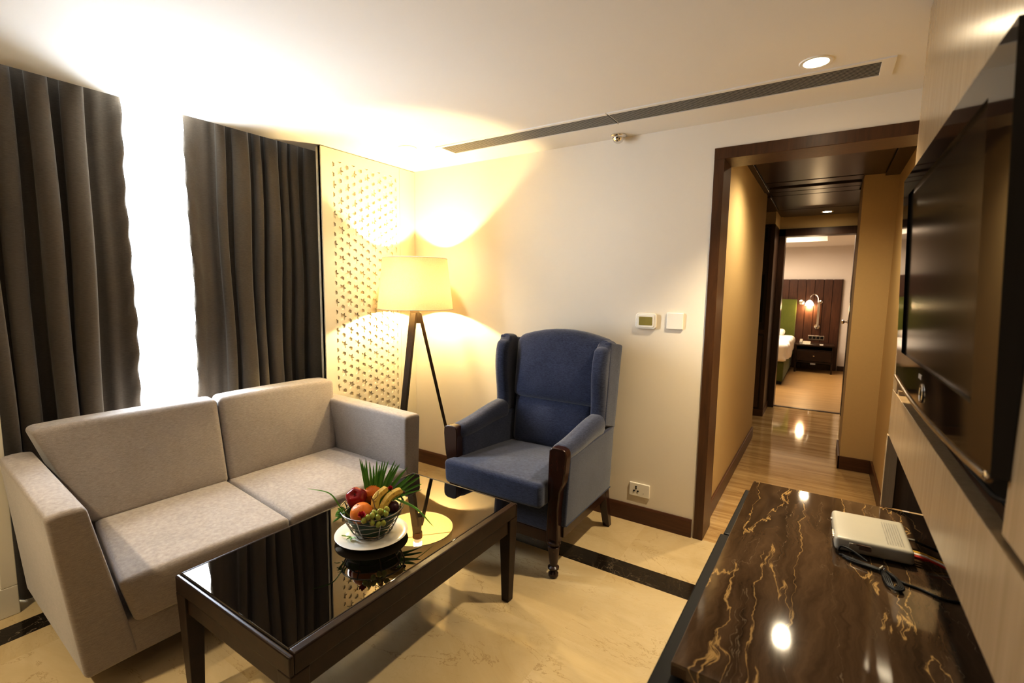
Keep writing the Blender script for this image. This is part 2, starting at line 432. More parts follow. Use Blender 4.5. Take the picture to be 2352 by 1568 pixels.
# baseboards and casing
def chamfer_board(bm, x0, x1, y0, y1, h=.106):
    prism(bm, [(y1, 0), (y0, 0), (y0, h - .012), (y0 + .006, h), (y1, h)], 0, x0, x1)
bm = bmesh.new(); chamfer_board(bm, XL, -.566, YB - .014, YB + .001)
struct('baseboard_back', bm, M_base, smooth=False)
bm = bmesh.new()
bx(bm, -.554, -.503, YB - .010, 3.012, 0, 2.115); bx(bm, -.554, .389, YB - .010, 3.012, 2.115, 2.173)
struct('trim_1', bm, M_trim, smooth=False, bevel=.002)

# ------------------------------------------------------------------ setting: hall
bm = bmesh.new(); bx(bm, -.68, -.535, 3.0, 5.17, 0, 2.36)
struct('wall_hall_left', bm, M_hallwall, smooth=False)
bm = bmesh.new(); bx(bm, .389, .60, 3.0, 4.645, 0, 2.36); bx(bm, .174, .60, 4.645, 5.15, 0, 2.36); bx(bm, .264, .60, 5.15, 6.72, 0, 2.36)
struct('wall_hall_right', bm, M_hallwall, smooth=False)
bm = bmesh.new(); bx(bm, -.536, -.521, 3.012, 5.175, 0, .106)
struct('baseboard_hall_left', bm, M_base, smooth=False, bevel=.003)
bm = bmesh.new(); bx(bm, .374, .390, 2.3, 4.640, 0, .106); bx(bm, .162, .376, 4.632, 4.646, 0, .106); bx(bm, .160, .175, 4.632, 5.16, 0, .106); bx(bm, .250, .265, 5.15, 6.68, 0, .106)
struct('baseboard_hall_right', bm, M_base, smooth=False, bevel=.003)
bm = bmesh.new(); bx(bm, -3.0, .60, 3.0, 6.9, 2.318, 2.40)
for x0, x1, y0, y1 in ((-.485, .29, 3.02, 4.50), (-.485, .165, 4.53, 4.68), (-.485, .165, 4.80, 4.94), (-.50, .255, 5.16, 6.02), (-.50, .255, 6.04, 6.60), (-.485, .165, 4.96, 5.14), (-.535, -.495, 3.0, 4.94), (.30, .389, 3.0, 4.64), (-1.3, -.51, 5.2, 6.1)):
    bx(bm, x0, x1, y0, y1, 2.300, 2.319)
struct('ceiling_hall', bm, M_hallceil, smooth=False, bevel=.002)
# hall end: soffit, bedroom doorway
bm = bmesh.new(); bx(bm, -.535, .60, 6.70, 6.84, 2.172, 2.33); bx(bm, -.70, -.535, 6.12, 6.84, 2.172, 2.33); bx(bm, -3.0, -.70, 6.12, 6.84, 0, 2.33); bx(bm, .245, .60, 6.70, 6.84, 0, 2.33); bx(bm, -.70, -.535, 6.79, 6.84, 0, 2.33)
struct('wall_hall_end', bm, M_hallwall, smooth=False)
struct('wall_passage', box(-3.0, -2.9, 3.0, 6.9, 0, 2.36), M_hallwall, smooth=False)
bm = bmesh.new()
bx(bm, -.535, -.468, 6.68, 6.86, 0, 2.172); bx(bm, .220, .246, 6.68, 6.86, 0, 2.172); bx(bm, -.535, .246, 6.68, 6.86, 2.088, 2.173)
d1 = struct('door_1', bm, M_darkwood, smooth=False, bevel=.003)
leaf = obj('door_leaf', box(.246, .288, 6.87, 7.66, .01, 2.08), M_darkwood, d1, smooth=False, bevel=.002)
bm = bmesh.new(); lathe(bm, [(.027, 0), (.027, .006), (.010, .010), (.010, .035), (.022, .040), (.030, .055), (.022, .068), (0, .072)], (.246, 7.60, 1.05), 16, (-1, 0, 0))
obj('door_handle', bm, M_chrome, leaf)
struct('trim_2', box(-.53, .235, 6.78, 6.83, .0, .006), M_darkwood, smooth=False)

# ------------------------------------------------------------------ setting: bedroom beyond the doorway
struct('wall_bedroom', box(-4.0, 1.6, 10.6, 10.75, 0, 2.6), M_bedwall, smooth=False)
bm = bmesh.new(); bx(bm, 1.5, 1.6, 6.84, 10.6, 0, 2.6); bx(bm, -4.1, -4.0, 6.84, 10.6, 0, 2.6); bx(bm, .246 + .36, 1.6, 6.74, 6.84, 0, 2.6); bx(bm, -4.0, -3.0, 6.74, 6.84, 0, 2.6)
struct('wall_sleeping_side', bm, M_bedwall, smooth=False)
bm = bmesh.new(); bx(bm, -4.0, 1.6, 9.55, 10.6, 2.27, 2.6); bx(bm, -.06, 1.6, 6.84, 9.55, 2.27, 2.6); bx(bm, -4.0, -.06, 6.84, 9.55, 2.42, 2.6)
struct('ceiling_bedroom', bm, M_bedwall, smooth=False)
struct('trim_3', box(.235, 1.5, 10.585, 10.602, 0, .09), M_darkwood, smooth=False)
struct('ceiling_cove', box(-2.2, -.10, 8.0, 9.53, 2.405, 2.42), M_bedglow, smooth=False)  # emission stands in for light falling on the raised ceiling

# ------------------------------------------------------------------ carved wall panel left of the corner
def carved_panel():
    bm = bmesh.new(); y0, y1, z0, z1 = 2.06, 2.616, .16, 2.235; u = .0641; dx = u * math.sqrt(3) / 2; D = .009
    cell = [(math.cos(PI / 3 * k) * u / math.sqrt(3), math.sin(PI / 3 * k) * u / math.sqrt(3)) for k in range(6)]
    X = XL
    ncol = 11
    for i in range(ncol):
        cy = y0 + i * dx
        for j in range(-1, 35):
            cz = z0 + j * u + (u / 2 if i % 2 else 0)
            if cz < z0 - u or cz > z1 + u: continue
            # sublattice: every third point in each column carries a star
            k = (j * 2 + (1 if i % 2 else 0) + i) // 2
            star = ((2 * j + (1 if i % 2 else 0) + 3 * i) // 2 - (3 * i - i) // 2 + i) % 3 == 0
            a = j + (i // 2 if i % 2 == 0 else (i + 1) // 2)
            star = (a + i) % 3 == 0
            oc = [bm.verts.new((X, cy + p[0], cz + p[1])) for p in cell]
            if star:
                pts = []
                for q in range(6):
                    for rr, an in ((.0305, q * 60), (.0168, q * 60 + 30)):
                        pts.append((math.cos(math.radians(an)) * rr, math.sin(math.radians(an)) * rr))
            else: pts = [(math.cos(math.radians(q * 60 + 30)) * .0178, math.sin(math.radians(q * 60 + 30)) * .0178) for q in range(6)]
            hv = [bm.verts.new((X, cy + p[0], cz + p[1])) for p in pts]
            bv = [bm.verts.new((X - D, cy + p[0], cz + p[1])) for p in pts]
            n = len(pts)
            for q in range(6):
                if star: 
                    bm.faces.new((oc[q], oc[(q + 1) % 6], hv[2 * q + 1])); bm.faces.new((oc[q], hv[2 * q + 1], hv[2 * q])); bm.faces.new((oc[(q + 1) % 6], hv[(2 * q + 2) % n], hv[2 * q + 1]))
                else:
                    bm.faces.new((oc[q], oc[(q + 1) % 6], hv[q])); bm.faces.new((oc[(q + 1) % 6], hv[(q + 1) % 6], hv[q]))
            for q in range(n): bm.faces.new((hv[q], hv[(q + 1) % n], bv[(q + 1) % n], bv[q]))
            bm.faces.new(bv)
    for co, no in (((X, y0, 0), (0, -1, 0)), ((X, y1, 0), (0, 1, 0)), ((X, 0, z0), (0, 0, -1)), ((X, 0, z1), (0, 0, 1))):
        bmesh.ops.bisect_plane(bm, geom=bm.verts[:] + bm.edges[:] + bm.faces[:], plane_co=co, plane_no=no, clear_outer=True)
    # border and backing
    bx(bm, X - D - .02, X - D - .001, 1.975, 2.645, 0, ZC - .004)
    bx(bm, X - D, X, 1.975, y0, 0, ZC - .004); bx(bm, X - D, X, y1, 2.645, 0, ZC - .004); bx(bm, X - D, X, y0, y1, 0, z0); bx(bm, X - D, X, y0, y1, z1, ZC - .004)
    bx(bm, X - D, X, 2.648, YB - .002, 0, ZC - .004); bx(bm, X - D - .02, X - D, 2.645, YB - .002, 0, ZC - .004)
    bx(bm, -2.80, X - D, 1.975, 2.010, 0, ZC - .004); bx(bm, -2.80, X - D - .02, 2.010, YB - .002, 0, ZC - .004); bx(bm, -3.25, -2.80, 2.16, YB - .002, 0, 2.5)
    o = obj('carved_wall_panel', bm, M_screen, smooth=False)
    return tag(o, 'cream wall panel carved with stars and hexagons beside the curtain', 'wall panel')
carved_panel()

# white cabinet sliver left of the sofa
t = thing('panelled_cabinet', 'white panelled cabinet half hidden behind the left sofa arm', 'cabinet', (-3.0, .0, 0))
bm = box(-2.89, -2.845, -1.2, .440, 0, 2.2); obj('body', bm, M_offwhite, t, smooth=False)
bm = bmesh.new(); bx(bm, -2.846, -2.829, -.20, .476, 0.0, .13); bx(bm, -2.846, -2.829, .425, .476, .13, 2.2); bx(bm, -2.846, -2.829, -.20, -.14, .13, 2.2); bx(bm, -2.846, -2.829, -.14, .425, 2.1, 2.2)
bx(bm, -2.846, -2.836, -.12, .405, .15, 2.08)
obj('door', bm, M_offwhite, t, smooth=False, bevel=.003)

# ------------------------------------------------------------------ curtains
def curtain(name, label, ya, yb, flat_end, seed, n_fold, amp, lead):
    rnd = random.Random(seed)
    ws = [rnd.uniform(.5, 1.6) for _ in range(n_fold)]; tot = sum(ws)
    span = (yb - ya) - flat_end
    nodes = []; y = ya if lead == 'end' else ya + flat_end
    for w in ws:
        w = w / tot * span; nodes.append((y, w, rnd.uniform(.55, 1.25), rnd.uniform(-.45, .45))); y += w
    pts = []
    S = 14
    def fold():
        for (y, w, a, ph) in nodes:
            for k in range(S):
                th = 2 * PI * k / S
                pts.append((y + w * k / S + .16 * w * math.sin(2 * th), -a * math.cos(th) * amp, ph))
    if lead == 'start':
        for k in range(10): pts.append((ya + flat_end * k / 10, -.8 * amp * (k / 10) ** 2 + .010 * math.sin(k * .9), 0))
        fold(); pts.append((yb, -amp, 0))
    else:
        fold()
        for k in range(11): pts.append((yb - flat_end + flat_end * k / 10, -.8 * amp * (1 - k / 10) ** 2 + .010 * math.sin(k * .9), 0))
    bm = bmesh.new(); rows = []; nz = 80
    n = len(pts)
    for r in range(nz + 1):
        z = .006 + (2.50 - .006) * r / nz; h = r / nz; row = []
        for i, (y, x, ph) in enumerate(pts):
            sc = .62 + .5 * (1 - h) ** .7
            dy = ph * .10 * (1 - h) * (1 if .06 < i / n < .94 else .3)
            xx = x * sc + .012 * math.sin(5 * z + y * 9 + seed)
            edge = i if lead == 'start' else n - 1 - i
            if edge < 5:
                k = (1 - edge / 5)
                dy += k * (.0025 * math.sin(z * 13 + seed) + .0012 * math.sin(z * 31)) * (1.3 - h); xx += k * .008 * math.sin(z * 37 + edge)
            row.append(bm.verts.new((-2.985 + xx, y + dy, z)))
        rows.append(row)
    for r in range(nz):
        for i in range(n - 1): bm.faces.new((rows[r][i], rows[r][i + 1], rows[r + 1][i + 1], rows[r + 1][i]))
    o = obj(name, bm, M_curt, smooth=True, angle=80)
    md = o.modifiers.new('thick', 'SOLIDIFY'); md.thickness = .003
    return tag(o, label, 'curtain', 'dark curtains at the window')
curtain('curtain', 'dark taupe curtain left of the bright window gap, behind the sofa', .440, 1.018, .12, 5, 4, .058, 'end')
curtain('curtain', 'dark taupe curtain right of the bright window gap, beside the carved panel', 1.296, 2.135, .14, 8, 7, .052, 'start')

# ------------------------------------------------------------------ ceiling fittings
def vent(x0, x1, label):
    y0, y1 = 2.403, 2.548
    t = thing('air_vent', label, 'vent', ((x0 + x1) / 2, 2.475, ZC), 'linear air vents in the ceiling')
    bm = bmesh.new()
    bx(bm, x0, x1, y0 - .022, y0, ZC - .006, ZC + .001); bx(bm, x0, x1, y1, y1 + .016, ZC - .006, ZC + .001)
    if x0 < -2: bx(bm, x0 - .03, x0, y0 - .022, y1 + .016, ZC - .006, ZC + .001)
    else: bx(bm, x1, x1 + .045, y0 - .022, y1 + .016, ZC - .006, ZC + .001)
    obj('frame', bm, M_ceil, t, smooth=False, bevel=.001)
    obj('backing', box(x0, x1, y0, y1, ZC - .0008, ZC + .001), M_black, t, smooth=False)  # black sheet under a closed ceiling, painted in for the shade between louvres
    bm = bmesh.new(); n = 11
    for k in range(n):
        y = y0 + (k + .5) * (y1 - y0) / n
        bx(bm, x0, x1, y - .0022, y + .0022, ZC - .0042, ZC - .0030)
    obj('louvre', bm, M_grille, t, smooth=False)
vent(-2.12, -1.004, 'long slotted ceiling vent half nearer the floor lamp')
vent(-.998, .112, 'long slotted ceiling vent half nearer the hall opening')

def downlight(x, y, z, label, power, r=.042, spot=96, col=(1, .86, .62), visible=True):
    t = None
    if visible:
      t = thing('downlight', label, 'downlight', (x, y, z), 'recessed ceiling downlights')
      bm = bmesh.new(); lathe(bm, [(r, -.001), (r + .002, -.004), (r + .014, -.004), (r + .017, 0)], (x, y, z), 28)
      obj('trim_ring', bm, M_white, t)
      bm = bmesh.new(); lathe(bm, [(0, -.0015), (r, -.0012)], (x, y, z), 28)
      obj('lens', bm, M_dl, t)
    ld = bpy.data.lights.new('downlight_spot', 'SPOT'); ld.energy = power; ld.color = col; ld.spot_size = math.radians(spot); ld.spot_blend = .8; ld.shadow_soft_size = .035
    lo = bpy.data.objects.new('downlight_spot', ld); link(lo); lo.location = (x, y, z - .02)
    return t
downlight(-.100, 2.290, ZC, 'lit ceiling downlight above the right end of the slotted vent', 135, spot=100)
downlight(-2.319, 2.307, ZC, 'lit ceiling downlight above the floor lamp by the carved panel', 45)
downlight(-.100, -.05, ZC, 'ceiling downlight over the television end of the room', 45, visible=False)
downlight(-2.05, -.42, ZC, 'ceiling downlight over the near end of the sofa', 112, visible=False, spot=104)
downlight(-1.15, -1.6, ZC, 'unseen fill spot added at the rear of the room', 150, visible=False)  # added fill lamp out of view, brightens the room by bounce
downlight(-.067, 6.35, 2.300, 'lit downlight in the dark wooden hall ceiling before the bedroom door', 36, spot=150)
downlight(-.100, 3.55, 2.300, 'hall downlight just inside the wooden opening', 48, spot=155)

t = thing('ceiling_sprinkler', 'small chrome sprinkler on the ceiling above the thermostat', 'sprinkler', (-1.076, 2.752, ZC))
bm = bmesh.new(); lathe(bm, [(.046, 0), (.047, -.006), (.043, -.012), (.034, -.016)], (-1.076, 2.752, ZC), 28); obj('escutcheon', bm, M_chrome, t)
bm = bmesh.new(); lathe(bm, [(.033, -.014), (.032, -.024), (.026, -.036), (.014, -.044), (0, -.047)], (-1.076, 2.752, ZC), 28); obj('dome', bm, M_chrome, t)

# ------------------------------------------------------------------ wall plates
def rplate(bm, x0, x1, z0, z1, y0, y1, r, seg=6):
    pts = []
    for cx, cz, a0 in ((x1 - r, z1 - r, 0), (x0 + r, z1 - r, 90), (x0 + r, z0 + r, 180), (x1 - r, z0 + r, 270)):
        for k in range(seg + 1):
            a = math.radians(a0 + 90 * k / seg); pts.append((cx + r * math.cos(a), cz + r * math.sin(a)))
    prism(bm, pts, 1, y0, y1)
t = thing('thermostat', 'white rounded wall thermostat with an olive display', 'thermostat', (-.88, YB, 1.243))
bm = bmesh.new(); rplate(bm, -.942, -.821, 1.197, 1.289, YB - .020, YB + .001, .018); obj('case', bm, M_white, t, smooth=False, bevel=.004)
bm = bmesh.new(); rplate(bm, -.931, -.832, 1.206, 1.279, YB - .024, YB - .019, .012); obj('bezel', bm, M_white, t, smooth=False, bevel=.002)
bm = bmesh.new(); rplate(bm, -.920, -.842, 1.219, 1.268, YB - .0255, YB - .023, .004); obj('display', bm, M_lcd, t, smooth=False)
obj('brand_mark', box(-.894, -.868, 1.210, 1.213, YB - .0248, YB - .023), M_grey, t, smooth=False)
t = thing('light_switch', 'square white double rocker switch beside the thermostat', 'switch', (-.717, YB, 1.25))
bm = bmesh.new(); rplate(bm, -.763, -.671, 1.203, 1.296, YB - .012, YB + .001, .004); obj('face_plate', bm, M_white, t, smooth=False, bevel=.003)
for x in (-.743, -.7165):
    rk = obj('rocker', box(x, x + .0255, 1.224, 1.276, YB - .0155, YB - .011), M_white, t, smooth=False, bevel=.0015)
    obj('indicator_mark', box(x + .0115, x + .0140, 1.230, 1.2375, YB - .0160, YB - .0150), M_grey, rk, smooth=False)
t = thing('power_socket', 'white wall socket with round holes and a rocker, low on the wall', 'socket', (-.88, YB, .208))
bm = bmesh.new(); rplate(bm, -.942, -.817, .167, .250, YB - .011, YB + .001, .005); obj('face_plate', bm, M_white, t, smooth=False, bevel=.003)
ins = obj('outlet', box(-.924, -.874, .183, .236, YB - .0135, YB - .010), M_white, t, smooth=False, bevel=.001)
for x, z, r in ((-.899, .2275, .0052), (-.899, .2165, .0042), (-.911, .201, .0050), (-.887, .201, .0050)):
    bm = bmesh.new(); lathe(bm, [(0, .0142), (r, .0142), (r, .010)], (x, YB, z), 14, (0, -1, 0)); obj('hole', bm, M_black, ins)
rk = obj('rocker', box(-.866, -.838, .186, .234, YB - .0145, YB - .010), M_white, t, smooth=False, bevel=.0015)
bm = bmesh.new(); lathe(bm, [(0, .0155), (.002, .0155), (.002, .013)], (-.852, YB, .193), 10, (0, -1, 0)); obj('indicator_mark', bm, M_grey, rk)

# ------------------------------------------------------------------ sofa
def sofa():
    t = thing('sofa', 'taupe grey two seat fabric sofa under the window', 'sofa', (-2.4, 1.2, 0))
    # body: base plinth and back
    bm = cushion({(0, 0, 0): (-2.86, .53, .095), (1, 0, 0): (-1.990, .56, .095), (0, 1, 0): (-2.86, 1.97, .095), (1, 1, 0): (-1.945, 1.94, .095),
                  (0, 0, 1): (-2.86, .53, .24), (1, 0, 1): (-1.990, .55, .24), (0, 1, 1): (-2.86, 1.97, .24), (1, 1, 1): (-1.945, 1.94, .24)}, .012, (4, 4, 2))
    obj('base', bm, M_sofa, t, angle=60)
    bm = cushion({(0, 0, 0): (-2.88, .60, .11), (1, 0, 0): (-2.68, .52, .11), (0, 1, 0): (-2.88, 1.99, .11), (1, 1, 0): (-2.68, 1.97, .11),
                  (0, 0, 1): (-2.90, .66, .72), (1, 0, 1): (-2.78, .66, .72), (0, 1, 1): (-2.90, 1.98, .72), (1, 1, 1): (-2.78, 1.98, .72)}, .03, (2, 8, 4))
    obj('back', bm, M_sofa, t, angle=60)
    # arms
    bm = cushion({(0, 0, 0): (-2.82, .500, .095), (1, 0, 0): (-1.985, .468, .095), (0, 1, 0): (-2.82, .66, .095), (1, 1, 0): (-1.985, .622, .095),
                  (0, 0, 1): (-2.82, .455, .70), (1, 0, 1): (-1.958, .396, .700), (0, 1, 1): (-2.82, .560, .70), (1, 1, 1): (-1.955, .500, .700)}, .018, (8, 3, 6),
                 lambda w: (0, 0, .008 * (1 - w[1] ** 2) if w[2] > .9 else 0))
    obj('arm', bm, M_sofa, t, angle=60)
    bm = cushion({(0, 0, 0): (-2.82, 1.900, .095), (1, 0, 0): (-1.930, 1.880, .095), (0, 1, 0): (-2.82, 2.03, .095), (1, 1, 0): (-1.935, 1.985, .095),
                  (0, 0, 1): (-2.82, 1.915, .700), (1, 0, 1): (-1.930, 1.888, .693), (0, 1, 1): (-2.82, 2.045, .700), (1, 1, 1): (-1.935, 2.010, .690)}, .020, (8, 3, 6),
                 lambda w: (0, 0, .008 * (1 - w[1] ** 2) if w[2] > .9 else 0))
    obj('arm', bm, M_sofa, t, angle=60)
    # seat cushions (front panels hang down over the base)
    def seat(c):
        def bul(w):
            x, y, z = w
            up = max(0, z); k = (1 - x * x) * (1 - y ** 4)
            dz = .012 * up * (1 - abs(y) ** 3) * (1 - max(0, -x) ** 2)
            dx = 0
            if x > .5: dx = .014 * (x - .5) * 2 * (1 - (z - .3) ** 2) * (1 - y ** 4)
            return (dx, 0, dz - .0 * k)
        return cushion(c, .022, (10, 10, 4), bul)
    a = seat({(0, 0, 0): (-2.62, .70, .225), (1, 0, 0): (-1.960, .608, .225), (0, 1, 0): (-2.62, 1.232, .225), (1, 1, 0): (-1.915, 1.166, .225),
              (0, 0, 1): (-2.62, .69, .400), (1, 0, 1): (-1.965, .565, .400), (0, 1, 1): (-2.62, 1.236, .405), (1, 1, 1): (-1.915, 1.172, .402)})
    obj('seat_cushion', a, M_sofa, t, angle=60)
    a = seat({(0, 0, 0): (-2.62, 1.236, .225), (1, 0, 0): (-1.915, 1.170, .225), (0, 1, 0): (-2.62, 1.898, .225), (1, 1, 0): (-1.915, 1.882, .225),
              (0, 0, 1): (-2.62, 1.240, .405), (1, 0, 1): (-1.915, 1.176, .402), (0, 1, 1): (-2.62, 1.900, .405), (1, 1, 1): (-1.915, 1.884, .402)})
    obj('seat_cushion', a, M_sofa, t, angle=60)
    # back cushions, raked
    def back(c): return cushion(c, .026, (4, 10, 8), lambda w: (.016 * (1 - w[1] ** 2) * (1 - w[2] ** 2) if w[0] > .5 else 0, 0, .006 * (1 - w[1] ** 4) if w[2] > .8 else 0))
    a = back({(0, 0, 0): (-2.78, .66, .39), (1, 0, 0): (-2.575, .672, .39), (0, 1, 0): (-2.78, 1.236, .39), (1, 1, 0): (-2.555, 1.236, .39),
              (0, 0, 1): (-2.83, .535, .815), (1, 0, 1): (-2.685, .530, .818), (0, 1, 1): (-2.83, 1.285, .812), (1, 1, 1): (-2.680, 1.250, .818)})
    obj('back_cushion', a, M_sofa, t, angle=60)
    a = back({(0, 0, 0): (-2.78, 1.238, .39), (1, 0, 0): (-2.555, 1.240, .39), (0, 1, 0): (-2.78, 1.900, .39), (1, 1, 0): (-2.550, 1.895, .39),
              (0, 0, 1): (-2.83, 1.290, .815), (1, 0, 1): (-2.680, 1.254, .820), (0, 1, 1): (-2.83, 1.990, .815), (1, 1, 1): (-2.680, 1.975, .812)})
    obj('back_cushion', a, M_sofa, t, angle=60)
    for x in (-2.80, -2.30):
        for y in (.60, 1.88):
            bm = bmesh.new(); bar(bm, (x, y, 0), (x, y, .10), (.04, .04), (.055, .055), up=(1, 0, 0)); obj('leg', bm, M_blackplastic, t, smooth=False)
sofa()

# ------------------------------------------------------------------ coffee table
def coffee_table():
    t = thing('coffee_table', 'dark wooden coffee table with an inset black glass top', 'table', (-1.43, 1.21, 0))
    x0, x1, y0, y1, z = -1.757, -1.106, .657, 1.765, .460
    bm = bmesh.new(); w = .030
    bx(bm, x0, x1, y0, y0 + .015, z - .062, z - .004); bx(bm, x0, x1, y1 - .012, y1, z - .062, z - .002); bx(bm, x0, x0 + .012, y0 + .015, y1 - .012, z - .062, z - .002); bx(bm, x1 - w, x1, y0 + .015, y1 - .012, z - .062, z)
    obj('rim', bm, M_table, t, smooth=True, bevel=.005, bseg=3)
    obj('glass_top', box(x0 + .012, x1 - w, y0 + .015, y1 - .012, z - .014, z - .0008), M_glass, t, smooth=True, bevel=.0045, bseg=3, label='black glass inset')
    bm = bmesh.new(); i = .010
    bx(bm, x0 + i, x1 - i, y0 + i, y0 + i + .02, z - .125, z - .066); bx(bm, x0 + i, x1 - i, y1 - i - .02, y1 - i, z - .125, z - .066)
    bx(bm, x0 + i, x0 + i + .02, y0 + i, y1 - i, z - .125, z - .066); bx(bm, x1 - i - .02, x1 - i, y0 + i, y1 - i, z - .125, z - .066)
    bx(bm, x0 + .02, x1 - .02, y0 + .02, y1 - .02, z - .07, z - .058)
    obj('apron', bm, M_table, t, smooth=False, bevel=.002)
    for cx, sx in ((x0, 1), (x1, -1)):
        for cy, sy in ((y0, 1), (y1, -1)):
            bm = bmesh.new()
            a = [(cx, cy), (cx + sx * .060, cy), (cx + sx * .060, cy + sy * .060), (cx, cy + sy * .060)]
            b = [(cx + sx * .012, cy + sy * .012), (cx + sx * .050, cy + sy * .012), (cx + sx * .050, cy + sy * .050), (cx + sx * .012, cy + sy * .050)]
            hexa(bm, [(*p, 0) for p in b] + [(*p, z - .0615) for p in a]); obj('leg', bm, M_table, t, smooth=False, bevel=.003)
coffee_table()

# ------------------------------------------------------------------ wing armchair
def armchair():
    CX = -1.357
    t = thing('wing_armchair', 'navy blue wingback armchair with turned mahogany front legs', 'armchair', (CX, 2.3, 0))
    def cb(c, r, n, b=None): return cushion(c, r, n, b)
    # seat cushion
    c = {(0, 0, 0): (-1.672, 1.915, .372), (1, 0, 0): (-1.072, 1.915, .372), (0, 1, 0): (-1.64, 2.52, .37), (1, 1, 0): (-1.075, 2.52, .37),
         (0, 0, 1): (-1.686, 1.918, .498), (1, 0, 1): (-1.072, 1.918, .496), (0, 1, 1): (-1.64, 2.54, .465), (1, 1, 1): (-1.075, 2.54, .465)}
    obj('seat_cushion', cb(c, .024, (10, 8, 3), lambda w: (0, -.010 * (1 - w[0] ** 2) if w[1] < -.8 else 0, (.022 * (1 - w[0] ** 2) * (1 - (w[1] * .9) ** 2) if w[2] > 0 else 0))), M_blue, t, angle=60)
    # front apron + inner deck
    obj('apron', cb(rect8(-1.67, -1.045, 1.995, 2.06, .230, .375), .012, (6, 2, 3)), M_blue, t, angle=60)
    obj('deck', cb(rect8(-1.68, -1.035, 2.05, 2.60, .24, .378), .01, (3, 3, 2)), M_blue, t, angle=60)
    # inside back: lower lumbar pad and upper pad
    def bpad(z0, z1, yf0, yf1, x0, x1, arch, bul):
        c = {(0, 0, 0): (x0, yf0, z0), (1, 0, 0): (x1, yf0, z0), (0, 1, 0): (x0, yf0 + .12, z0), (1, 1, 0): (x1, yf0 + .12, z0),
             (0, 0, 1): (x0 - .0, yf1, z1), (1, 0, 1): (x1 + .0, yf1, z1), (0, 1, 1): (x0, yf1 + .11, z1), (1, 1, 1): (x1, yf1 + .11, z1)}
        return cb(c, .045, (8, 2, 6), lambda w: (0, -bul * (1 - w[0] ** 4) * (1 - w[2] ** 2) if w[1] < 0 else 0, arch * (1 - w[0] ** 2) * max(0, w[2])))
    obj('lumbar_cushion', bpad(.455, .775, 2.495, 2.535, -1.625, -1.085, .0, .028), M_blue, t, angle=60)
    obj('backrest', bpad(.745, 1.125, 2.510, 2.560, -1.632, -1.000, .058, .034), M_blue, t, angle=60)
    # outer back
    c = {(0, 0, 0): (-1.70, 2.58, .265), (1, 0, 0): (-1.008, 2.58, .265), (0, 1, 0): (-1.70, 2.63, .265), (1, 1, 0): (-1.008, 2.63, .265),
         (0, 0, 1): (-1.715, 2.655, 1.098), (1, 0, 1): (-.995, 2.655, 1.098), (0, 1, 1): (-1.715, 2.71, 1.095), (1, 1, 1): (-.995, 2.71, 1.095)}
    obj('outer_back', cb(c, .012, (6, 2, 6), lambda w: (0, 0, .05 * (1 - w[0] ** 2) * max(0, w[2]))), M_blue, t, angle=60)
    for s in (-1, 1):
        mx = lambda x: CX + s * (x - CX)       # values given for the right-hand side
        # wing: rounded front roll
        c = {}
        for j, k, y, z in ((0, 0, 2.425, .665), (1, 0, 2.600, .62), (0, 1, 2.475, 1.132), (1, 1, 2.660, 1.118)):
            xi, xo = (-1.085, -.992) if k == 0 else (-1.072, -.985)
            if j: xi, xo = (-1.05, -.994) if k == 0 else (-1.05, -.986)
            c[(0, j, k)] = (mx(xi), y, z); c[(1, j, k)] = (mx(xo), y, z)
        def wb(w):
            z = w[2]; top = max(0, z) ** 4
            return (0, (-.022 * math.sin((z + .2) * PI * .8) if w[1] < .2 else 0), -.030 * top * (w[1] < -.5) + .012 * top * (1 - w[1] ** 2))
        obj('wing', cb(c, .040, (3, 6, 10), wb), M_blue, t, angle=60)
        c = {}
        for j, k, y, z in ((0, 0, 2.478, .665), (1, 0, 2.634, .62), (0, 1, 2.520, 1.134), (1, 1, 2.706, 1.102)):
            c[(0, j, k)] = (mx(-1.03), y, z); c[(1, j, k)] = (mx(-.9835 if k else -.9865), y, z)
        obj('wing_panel', cb(c, .012, (2, 4, 8)), M_blue, t, angle=60)
        # arm pad
        c = {}
        for i, x in ((0, -1.088), (1, -.982)):
            c[(i, 0, 0)] = (mx(x), 2.010, .585); c[(i, 1, 0)] = (mx(x), 2.50, .60); c[(i, 0, 1)] = (mx(x), 2.010, .668); c[(i, 1, 1)] = (mx(x), 2.50, .735)
        obj('arm_pad', cb(c, .040, (4, 8, 3), lambda w: (0, 0, .006 * math.sin(w[1] * 3))), M_blue, t, angle=60)
        # inner arm
        c = {}
        for i, x in ((0, -1.080), (1, -1.03)):
            c[(i, 0, 0)] = (mx(x), 2.035, .36); c[(i, 1, 0)] = (mx(x), 2.56, .36); c[(i, 0, 1)] = (mx(x), 2.035, .62); c[(i, 1, 1)] = (mx(x), 2.56, .66)
        obj('inner_arm', cb(c, .015, (2, 4, 4)), M_blue, t, angle=60)
        # outer side panel
        c = {}
        for i, x in ((0, -1.035), (1, -.988)):
            c[(i, 0, 0)] = (mx(x - .004), 2.022, .262); c[(i, 1, 0)] = (mx(x - .008), 2.612, .262); c[(i, 0, 1)] = (mx(x + .004), 2.045, .612); c[(i, 1, 1)] = (mx(x), 2.628, .640)
        obj('side_panel', cb(c, .010, (2, 5, 4)), M_blue, t, angle=60)
        bm = bmesh.new(); tube(bm, [(mx(-.991), 2.03, .268), (mx(-.995), 2.61, .268)], .0030, 6); obj('piping', bm, M_blue, t)
        # carved front post
        pl = [(-1.078, .185), (-1.012, .185), (-1.016, .36), (-1.008, .45), (-.990, .50), (-.982, .56), (-.977, .62), (-.978, .645), (-.986, .660), (-1.005, .668), (-1.045, .668), (-1.062, .662), (-1.070, .648), (-1.072, .60), (-1.074, .50), (-1.072, .40), (-1.076, .30)]
        bm = bmesh.new(); prism(bm, [(mx(x), z) for x, z in pl], 1, 1.984, 2.036)
